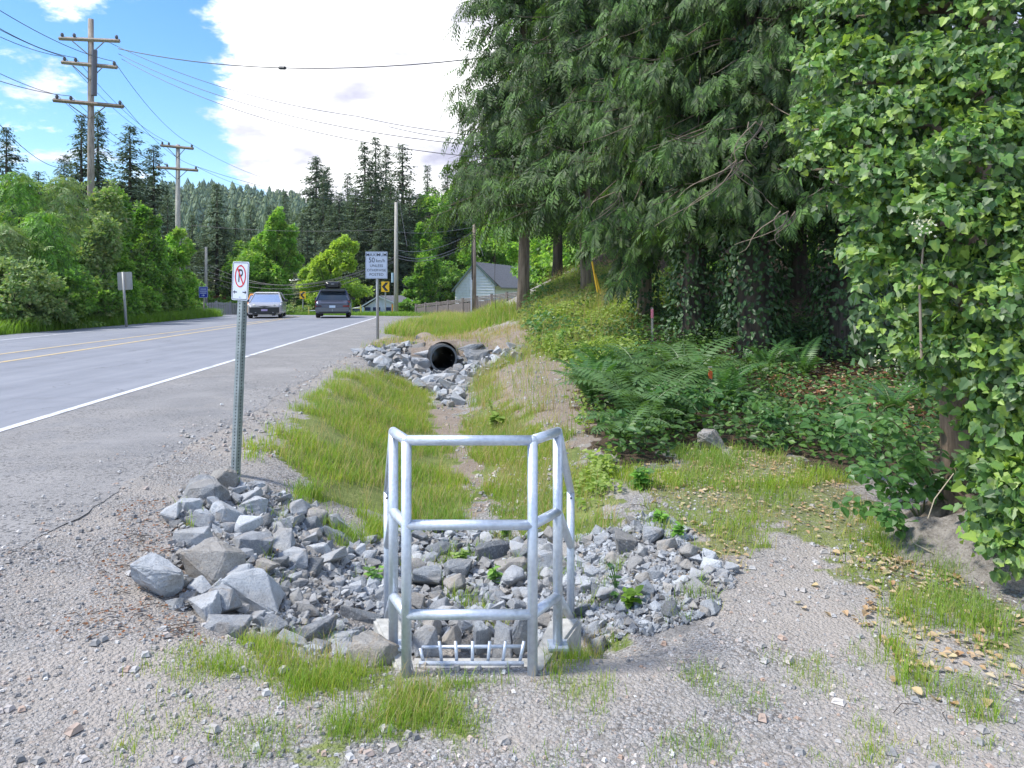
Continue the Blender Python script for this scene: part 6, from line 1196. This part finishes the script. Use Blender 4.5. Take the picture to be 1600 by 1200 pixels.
# pale bank of dry earth at its foot
mb = Buf(); me_x = P(1515, 870, 4.6); 
def mound(cx0, cy0, rx, ry, h, name, m_, label):
    n = 28; V = []; 
    for i in range(n):
        for j in range(n):
            x = -1.25 + 2.5 * i / (n - 1); y = -1.25 + 2.5 * j / (n - 1); r = math.hypot(x, y); X_, Y_ = cx0 + x * rx, cy0 + y * ry
            V.append((X_, Y_, float(terr(X_, Y_)) - .04 + h * max(0, 1 - (r / 1.2) ** 2) ** 1.2 * (1 + .25 * math.sin(x * 7 + y * 5) * math.sin(y * 9))))
    id_ = np.arange(n * n).reshape(n, n); o_ = Buf().raw(V, np.stack([id_[:-1, :-1], id_[1:, :-1], id_[1:, 1:], id_[:-1, 1:]], -1).reshape(-1, 4)).obj(name, m_, smooth=True); o_['kind'] = 'structure'; return o_
m, t, b, o = mat('dry_pale_earth'); v = posvec(t); nz = noise(t, 14, 8, .7, v); nf = noise(t, 70, 4, .7, v); t.links.new(ramp(t, M(t, 'ADD', M(t, 'MULTIPLY', nz, .5), M(t, 'MULTIPLY', nf, .5)), [(.35, (.13, .115, .10)), (.5, (.30, .275, .25)), (.65, (.42, .39, .36))]), b.inputs['Base Color']); b.inputs['Roughness'].default_value = .95; bump(t, b, M(t, 'ADD', nz, nf), .02)
mound(P(1530, 870, 4.55).x, 4.5, .55, .55, .24, 'earth_mound', m, '')
# canes hanging over it
for k, pts in enumerate(([(1595, 780, 4.2), (1570, 800, 4.1), (1545, 810, 4.1)], [(1590, 790, 4.1), (1575, 830, 4.0), (1570, 880, 3.95)], [(1500, 885, 4.3), (1460, 865, 4.3), (1430, 850, 4.35)], [(1490, 740, 4.5), (1460, 780, 4.4), (1450, 810, 4.4)])):
    q = [P(*p) for p in pts]; o_ = Buf().tube([p - q[0] for p in q], .004, 5).obj('bare_cane', plain('dry_cane', (.42, .36, .27), .7), None, q[0]); tag(o_, ['pale bare cane sticking left out of the ivy near the ground', 'pale bare cane hanging down at the right edge', 'thin dry cane lying over the dry earth bank', 'thin dry stick leaning against the brown trunk'][k], 'cane')

# ---------------------------------------------------------------- ferns
def frond_mesh(seed, m_, npn=22, arch=.55):
    g_ = rng(seed); b_0 = Buf(); t_ = np.linspace(0, 1, 12); th = 1.25 - 1.55 * t_ * arch * 1.6; seg = 1 / 11; y = np.concatenate([[0], np.cumsum(np.cos(th[:-1]) * seg)]); z = np.concatenate([[0], np.cumsum(np.sin(th[:-1]) * seg)])
    P_ = np.stack([0 * y, y, z], 1); b_0.tube(P_, np.linspace(.008, .002, 12), 4, False); V = []; Fc = []
    for i in range(npn):
        q = .12 + .87 * i / npn; p = np.array([0, np.interp(q, t_, y), np.interp(q, t_, z)]); a_ = np.interp(q, t_, th); tv = np.array([0, math.cos(a_), math.sin(a_)]); w = .19 * (math.sin(math.pi * min(1, (q * .9 + .14))) ** .8) * g_.uniform(.85, 1.1)
        for sx in (-1, 1):
            e = p + np.array([sx * w, 0, -.05 * w / .2]) + tv * w * .35; m1 = p + (e - p) * .4; hw = tv * .020; o_ = len(V); V += [p, m1 + hw, e, m1 - hw]; Fc.append((o_, o_ + 1, o_ + 2, o_ + 3) if sx > 0 else (o_ + 3, o_ + 2, o_ + 1, o_))
    b_0.raw(V, np.array(Fc)); return b_0.mesh('frond', m_)
FR = {'fern': [frond_mesh(k, Mt['fern']) for k in range(3)], 'bracken': [frond_mesh(k + 5, Mt['bracken'], 18, .75) for k in range(3)]}
fer = [(925, 610, 9.8, .75, 'fern', 9, 'bright upright fern at the left end of the undergrowth'), (948, 590, 10.6, .8, 'fern', 8, 'tall pale fern behind the bright upright fern'), (1005, 600, 10.2, .95, 'bracken', 10, 'large fern spreading left of the orange-taped stake'), (1075, 575, 10.4, 1.0, 'bracken', 11, 'highest fern arching in front of the dark trunks'), (1040, 640, 9.2, .9, 'bracken', 9, 'fern leaning out below the highest fern'), (990, 665, 8.6, .85, 'bracken', 10, 'grey-green fern in the middle of the slope'), (975, 745, 7.4, .62, 'bracken', 10, 'lowest fern drooping over the grass beside the railing'), (1008, 700, 7.9, .7, 'bracken', 8, 'fern just above the lowest fern'), (1120, 600, 10.0, .7, 'fern', 8, 'small fern right of the orange-taped stake'), (1200, 575, 11.4, .6, 'fern', 8, 'small fern in front of the thick ivy trunk'), (1255, 590, 11.0, .6, 'fern', 8, 'small fern between the two thick ivy trunks'), (1395, 620, 8.6, .55, 'fern', 9, 'shaded fern beside the ivy tree leaves'), (1130, 640, 9.2, .6, 'fern', 8, 'fern above the brown boulder'), (960, 640, 9.6, .8, 'bracken', 9, 'broad fern below the bright upright fern'), (1060, 690, 8.3, .5, 'fern', 8, 'small fern beside the brown boulder')]
g_ = rng(66)
for k, (px, py, Y, s_, ty, nf_, lb_) in enumerate(fer):
    x = (px - CX) / F * Y; o_ = empty('fern', (x, Y, float(terr(x, Y)) + .02), lb_, 'fern', 'ferns in the undergrowth')
    for q in range(nf_): link('frond', FR[ty][q % 3], o_, (0, 0, 0), (g_.normal(0, .15), g_.normal(0, .12), q * 6.28 / nf_ + g_.normal(0, .25)), (s_ * 1.25 * g_.uniform(.75, 1.15),) * 3)

# ---------------------------------------------------------------- brambles
def tri_leaf(name='leaf'):
    b_0 = Buf()
    for a, s_, o_ in ((0, 1, .28), (1.15, .8, .15), (-1.15, .8, .15)):
        c_, q = math.cos(a), math.sin(a); R = np.array([[c_, q, 0], [-q, c_, 0], [0, 0, 1]]); V = LO[0] * np.array([1.25, 1, 1.4]) * s_ * .75 @ R.T; V = V + np.array([q * o_, c_ * o_, 0]); b_0.raw(V, LO[1])
    b_0.tube([(0, -.35, .02), (0, .25, 0)], .012, 4, False); return b_0.mesh(name, Mt['bramble'])
TL = tri_leaf()
br_ = [(1065, 690, 8.3, .55, 9, .14, 'dark-leaved bramble left of the brown boulder'), (1085, 670, 8.6, .5, 9, .14, 'bramble just above the brown boulder'), (1235, 710, 7.6, .45, 10, .12, 'bramble at the gravel edge right of the brown boulder'), (1280, 700, 7.4, .5, 10, .12, 'bramble in the middle of the undergrowth edge'), (1345, 730, 6.4, .55, 12, .12, 'bramble spreading toward the gravel left of the trunk'), (1410, 760, 5.6, .6, 12, .12, 'bramble leaning left of the brown trunk'), (1440, 830, 5.0, .5, 12, .11, 'big-leaved bramble in front of the dry earth bank'), (1480, 700, 5.0, .75, 12, .12, 'tall bramble in front of the brown trunk'), (1420, 880, 4.6, .35, 8, .10, 'low bramble at the foot of the big-leaved bramble'), (1465, 610, 5.1, 1.05, 12, .10, 'flowering bramble spray standing against the ivy'), (1500, 470, 4.5, .0, 0, .1, ''), (1310, 660, 8.2, .6, 10, .12, 'bramble in the shade near the leaf litter')]
for k, (px, py, Y, h, nl, ls, lb_) in enumerate(br_):
    if nl == 0: continue
    x = (px - CX) / F * Y; o_ = empty('bramble', (x, Y, float(terr(x, Y))), lb_, 'bramble', 'brambles on the right'); g_ = rng(700 + k); st_ = Buf(); n_c = 4
    for c in range(n_c):
        a = g_.uniform(2.2, 5.2) if c else 3.9; L_ = h * g_.uniform(.8, 1.3); t_ = np.linspace(0, 1, 9); hh = h * g_.uniform(.7, 1.15); p = np.stack([math.cos(a) * L_ * t_ * .8, math.sin(a) * L_ * t_ * .5, hh * (1.9 * t_ - 1.2 * t_ ** 2)], 1); st_.tube(p, np.linspace(.006, .003, 9), 5, False)
        for q in range(int(nl * .75)):
            tt = g_.uniform(.25, 1.02); pp = np.array([np.interp(tt, t_, p[:, j]) for j in range(3)]) + g_.normal(0, .04, 3); d = np.array([math.cos(a) * .5 + g_.normal(0, .7), math.sin(a) * .3 - .3 + g_.normal(0, .5), -.25 + g_.normal(0, .25)]); R = frames(d[None], np.array([[g_.normal(0, .25), -.35 + g_.normal(0, .2), 1]]), ls * g_.uniform(.7, 1.15))[0]
            w_ = link('leaf', TL, o_); w_.matrix_basis = Matrix.Translation(Vector(pp)) @ Matrix([list(r) for r in R]).to_4x4()
    st_.obj('cane', plain('green_cane', (.16, .17, .07), .6), o_)
fl = Buf()
for px, py, Y, n in ((1405, 560, 5.0, 60), (1375, 560, 5.2, 20), (1445, 350, 4.3, 50), (1425, 590, 4.9, 20)):
    g_ = rng(px); p = np.array(P(px, py, Y - .35)) + g_.normal(0, .035, (n, 3)); fl.inst(LQ[0], LQ[1], frames(g_.normal(0, 1, (n, 3)), g_.normal(0, 1, (n, 3)), .02), p)
tag(fl.obj('blossom', Mt['flower']), 'small pale blossom clusters on the bramble sprays against the ivy', 'blossom', kind='stuff')
stx = Buf().tube([li_(1440, 560, 4.25), li_(1437, 450, 4.2), li_(1446, 350, 4.2)], [.008, .007, .004], 6).obj('cane', plain('pinkish_cane', (.34, .27, .22), .7), it)
# ---------------------------------------------------------------- undergrowth
ub = Buf()
def cover(pg, n, seed, hmax, ls, mi, tmpl=LQ, f=1.6, thr=-9):
    g_ = rng(seed); p = clumpy(sample(pg, n, seed, .1), seed, thr, f); p = p[~inside(p[:, 0], p[:, 1], Z['litter'], .3) | (g_.uniform(0, 1, len(p)) < .5)]; p = p[~inside(p[:, 0], p[:, 1], Z['dirtR'], .2) | (g_.uniform(0, 1, len(p)) < .12)]; n = len(p); hh = hmax * (.35 + .65 * (np.sin(p[:, 0] * 2.3 + seed) * np.sin(p[:, 1] * 1.9 + 1) * .5 + .5)); z = terr(p[:, 0], p[:, 1]) + hh * g_.uniform(0, 1, n) ** .7
    d = g_.normal(0, 1, (n, 3)); d[:, 2] = g_.normal(-.1, .35, n); nn = g_.normal(0, .45, (n, 3)); nn[:, 2] += 1; nn[:, 1] -= .3; ub.inst(tmpl[0], tmpl[1], frames(d, nn, ls * g_.uniform(.6, 1.3, n)), np.stack([p[:, 0], p[:, 1], z], 1), mi)
cover(Z['under'], 26000, 81, .40, .07, 0, LO, 1.6, -.9); cover(Z['under'], 7000, 82, .5, .08, 1, LO, 1.6, .5)
cover(Z['underhi'], 6000, 83, .30, .08, 0, LQ, 1.6, .6)
cover(Z['bankherb'], 20000, 84, .45, .09, 2, LQ, 1.2, -.4); cover(Z['bankherb'], 9000, 88, .7, .11, 1, LQ, 1.0, .5); cover(Z['bankherb'], 5000, 89, .5, .09, 0, LQ, 1.3, .6); cover(poly([(870, 560), (925, 560), (940, 690), (960, 740), (930, 760), (900, 660)]), 3000, 85, .25, .07, 2, LO, 2, .2)
cover(poly([(840, 500), (1000, 500), (1000, 560), (900, 600), (850, 560)]), 14000, 86, .4, .08, 2, LQ, 1.4, -.1); cover(poly([(900, 740), (960, 740), (960, 830), (900, 850)]), 1200, 87, .15, .05, 2, LO, 2, .2)
tag(ub.obj('undergrowth', [Mt['under'], Mt['bramble'], Mt['herb']]), 'tangled leafy undergrowth covering the bank under the trees', 'undergrowth', kind='stuff')
# weedy plants
def weed(px, py, Y, h, m_, n, lb_, ls=.06, seed=0, tmpl=LO, up=.0):
    x = (px - CX) / F * Y; o_ = empty('weed', (x, Y, float(terr(x, Y))), lb_, 'weed'); g_ = rng(seed); s_ = Buf(); f = Buf(); Q, D_ = [], []
    for c in range(4):
        a = g_.uniform(0, 6.28); t_ = np.linspace(0, 1, 5); p = np.stack([math.cos(a) * h * .25 * t_, math.sin(a) * h * .25 * t_, h * g_.uniform(.6, 1) * t_], 1); s_.tube(p, .003, 4, False)
        for q in range(n): tt = g_.uniform(.15, 1); Q.append([np.interp(tt, t_, p[:, j]) for j in range(3)]); b_a = g_.uniform(0, 6.28); D_.append([math.cos(b_a), math.sin(b_a), up + g_.normal(0, .3)])
    s_.obj('stem', Mt[m_], o_); D_ = np.array(D_); f.inst(tmpl[0], tmpl[1], frames(D_, np.tile([0, -.2, 1.0], (len(D_), 1)), ls * g_.uniform(.6, 1.2, len(D_))), np.array(Q)).obj('leaves', Mt[m_], o_)
BLT = (BL[0] * np.array([.06, 1, .3]) + 0, BL[1])
for a in ((968, 985, 4.1, .22, 'bramble', 3, 'round-leaved seedling growing out of the right-hand pile', .05, 1), (985, 1000, 3.95, .14, 'grassgreen', 9, 'tuft of green leaves at the front of the right-hand pile', .06, 2), (1030, 858, 5.0, .12, 'bush', 16, 'feathery dark green weed in the right-hand pile', .05, 3), (1057, 905, 4.7, .12, 'bush', 10, 'small loose weed on the right part of the right-hand pile', .045, 4), (1003, 800, 5.9, .20, 'bush', 18, 'dark grassy tuft above the right-hand pile', .08, 5), (717, 870, 5.2, .14, 'bush', 16, 'green feathery weed among the ditch rocks left of centre', .05, 6), (775, 905, 4.9, .13, 'bush', 14, 'green weed among the ditch rocks right of centre', .05, 7), (790, 838, 5.8, .12, 'bush', 12, 'weed on the mossy rock under the middle rail', .05, 8), (774, 672, 9.8, .24, 'yellowgreen', 12, 'pale yellow-green tuft on the slope above the railing', .12, 9), (772, 640, 10.5, .35, 'yellowgreen', 9, 'upright pale seed-head plant behind the yellow-green tuft', .05, 10), (868, 560, 14, .7, 'bush', 22, 'tall leafy weed at the edge of the dirt slope', .09, 11), (852, 520, 18, .5, 'bush', 22, 'leafy weed by the cedar trunk', .10, 12), (835, 505, 20, .5, 'herb', 22, 'light weed at the foot of the cedar trunk', .10, 13), (585, 900, 4.7, .14, 'bush', 14, 'green weed between the left pile and the railing', .05, 14)):
    weed(*a[:5], a[5], a[6], a[7], a[8])
# ---------------------------------------------------------------- far hill
hx = np.linspace(-700, 500, 49); hy = np.linspace(190, 900, 30); HX, HY = np.meshgrid(hx, hy)
def hillz(X, Y):
    ridge_ = np.interp(X / Y, [-.9, -.6, -.46, -.40, -.33, -.29, -.24, -.1, .3], [62, 62, 60, 60, 59, 57, 53, 50, 50]); return 4.8 + ridge_ * sst(Y, 190, 560) + 4 * np.sin(X * .021) * np.sin(Y * .017)
HZ_ = hillz(HX, HY); id_ = np.arange(HX.size).reshape(HX.shape)
hm = plain('forest_floor', (.05, .08, .06), .9, vary=.3, scale=.1)
o_ = Buf().raw(np.stack([HX.ravel(), HY.ravel(), HZ_.ravel()], 1), np.stack([id_[:-1, :-1], id_[:-1, 1:], id_[1:, 1:], id_[1:, :-1]], -1).reshape(-1, 4)).obj('hill', hm, smooth=True); o_['kind'] = 'structure'
V = []; Fc = []; g_ = rng(3)
for l in range(5):
    z0 = .12 + l * .18; r = .36 * (1 - l / 5.6); 
    for k in range(6):
        a = k * 1.047 + l * .5 + g_.uniform(-.2, .2); o2 = len(V); rr = r * g_.uniform(.75, 1.2); V += [(0, 0, z0 + .20), (rr * math.cos(a - .4), rr * math.sin(a - .4), z0 - .02 + g_.uniform(-.03, .03)), (rr * 1.15 * math.cos(a), rr * 1.15 * math.sin(a), z0 - .06), (rr * math.cos(a + .4), rr * math.sin(a + .4), z0 - .02)]; Fc.append((o2, o2 + 1, o2 + 2, o2 + 3))
n = 4600; Yq = 240 + 420 * g_.uniform(0, 1, n) ** 1.2; Xq = Yq * g_.uniform(-.95, .0, n); s_ = g_.uniform(7, 15, n); R = yawmats(g_.uniform(0, 6.28, n), np.stack([s_, s_, s_ * g_.uniform(.9, 1.2, n)], 1))
tag(Buf().inst(np.array(V), [np.array(Fc)], R, np.stack([Xq, Yq, hillz(Xq, Yq) - 1.5], 1)).obj('hillside_forest', Mt['farfir']), 'blue-green conifer forest covering the distant hill', 'forest', kind='stuff')
# forest behind the left thicket and beyond the right bank, seen only as a mass
f = Buf()
for k in range(30): foliage(f, (-28 - 2.6 * k + rng(k).uniform(-1, 1), 48 + (k % 3) * 4, 2.5), (2.6, 3, 3.2), 12, 500, .5, 900 + k)
tag(f.obj('thicket', Mt['bush']), 'dense dark thicket behind the roadside bushes on the left', 'thicket', kind='stuff')
# air
hzm = bpy.data.materials.new('air'); hzm.use_nodes = True; t = hzm.node_tree; t.nodes.clear(); ou = N(t, 'ShaderNodeOutputMaterial'); pv = N(t, 'ShaderNodeVolumePrincipled'); pv.inputs['Color'].default_value = (.80, .90, 1, 1); pv.inputs['Density'].default_value = .00013; t.links.new(pv.outputs[0], ou.inputs['Volume'])
if HAZE: tag(Buf().box(-1400, 1400, -120, 1600, -3, 150).obj('haze', hzm), kind='stuff')
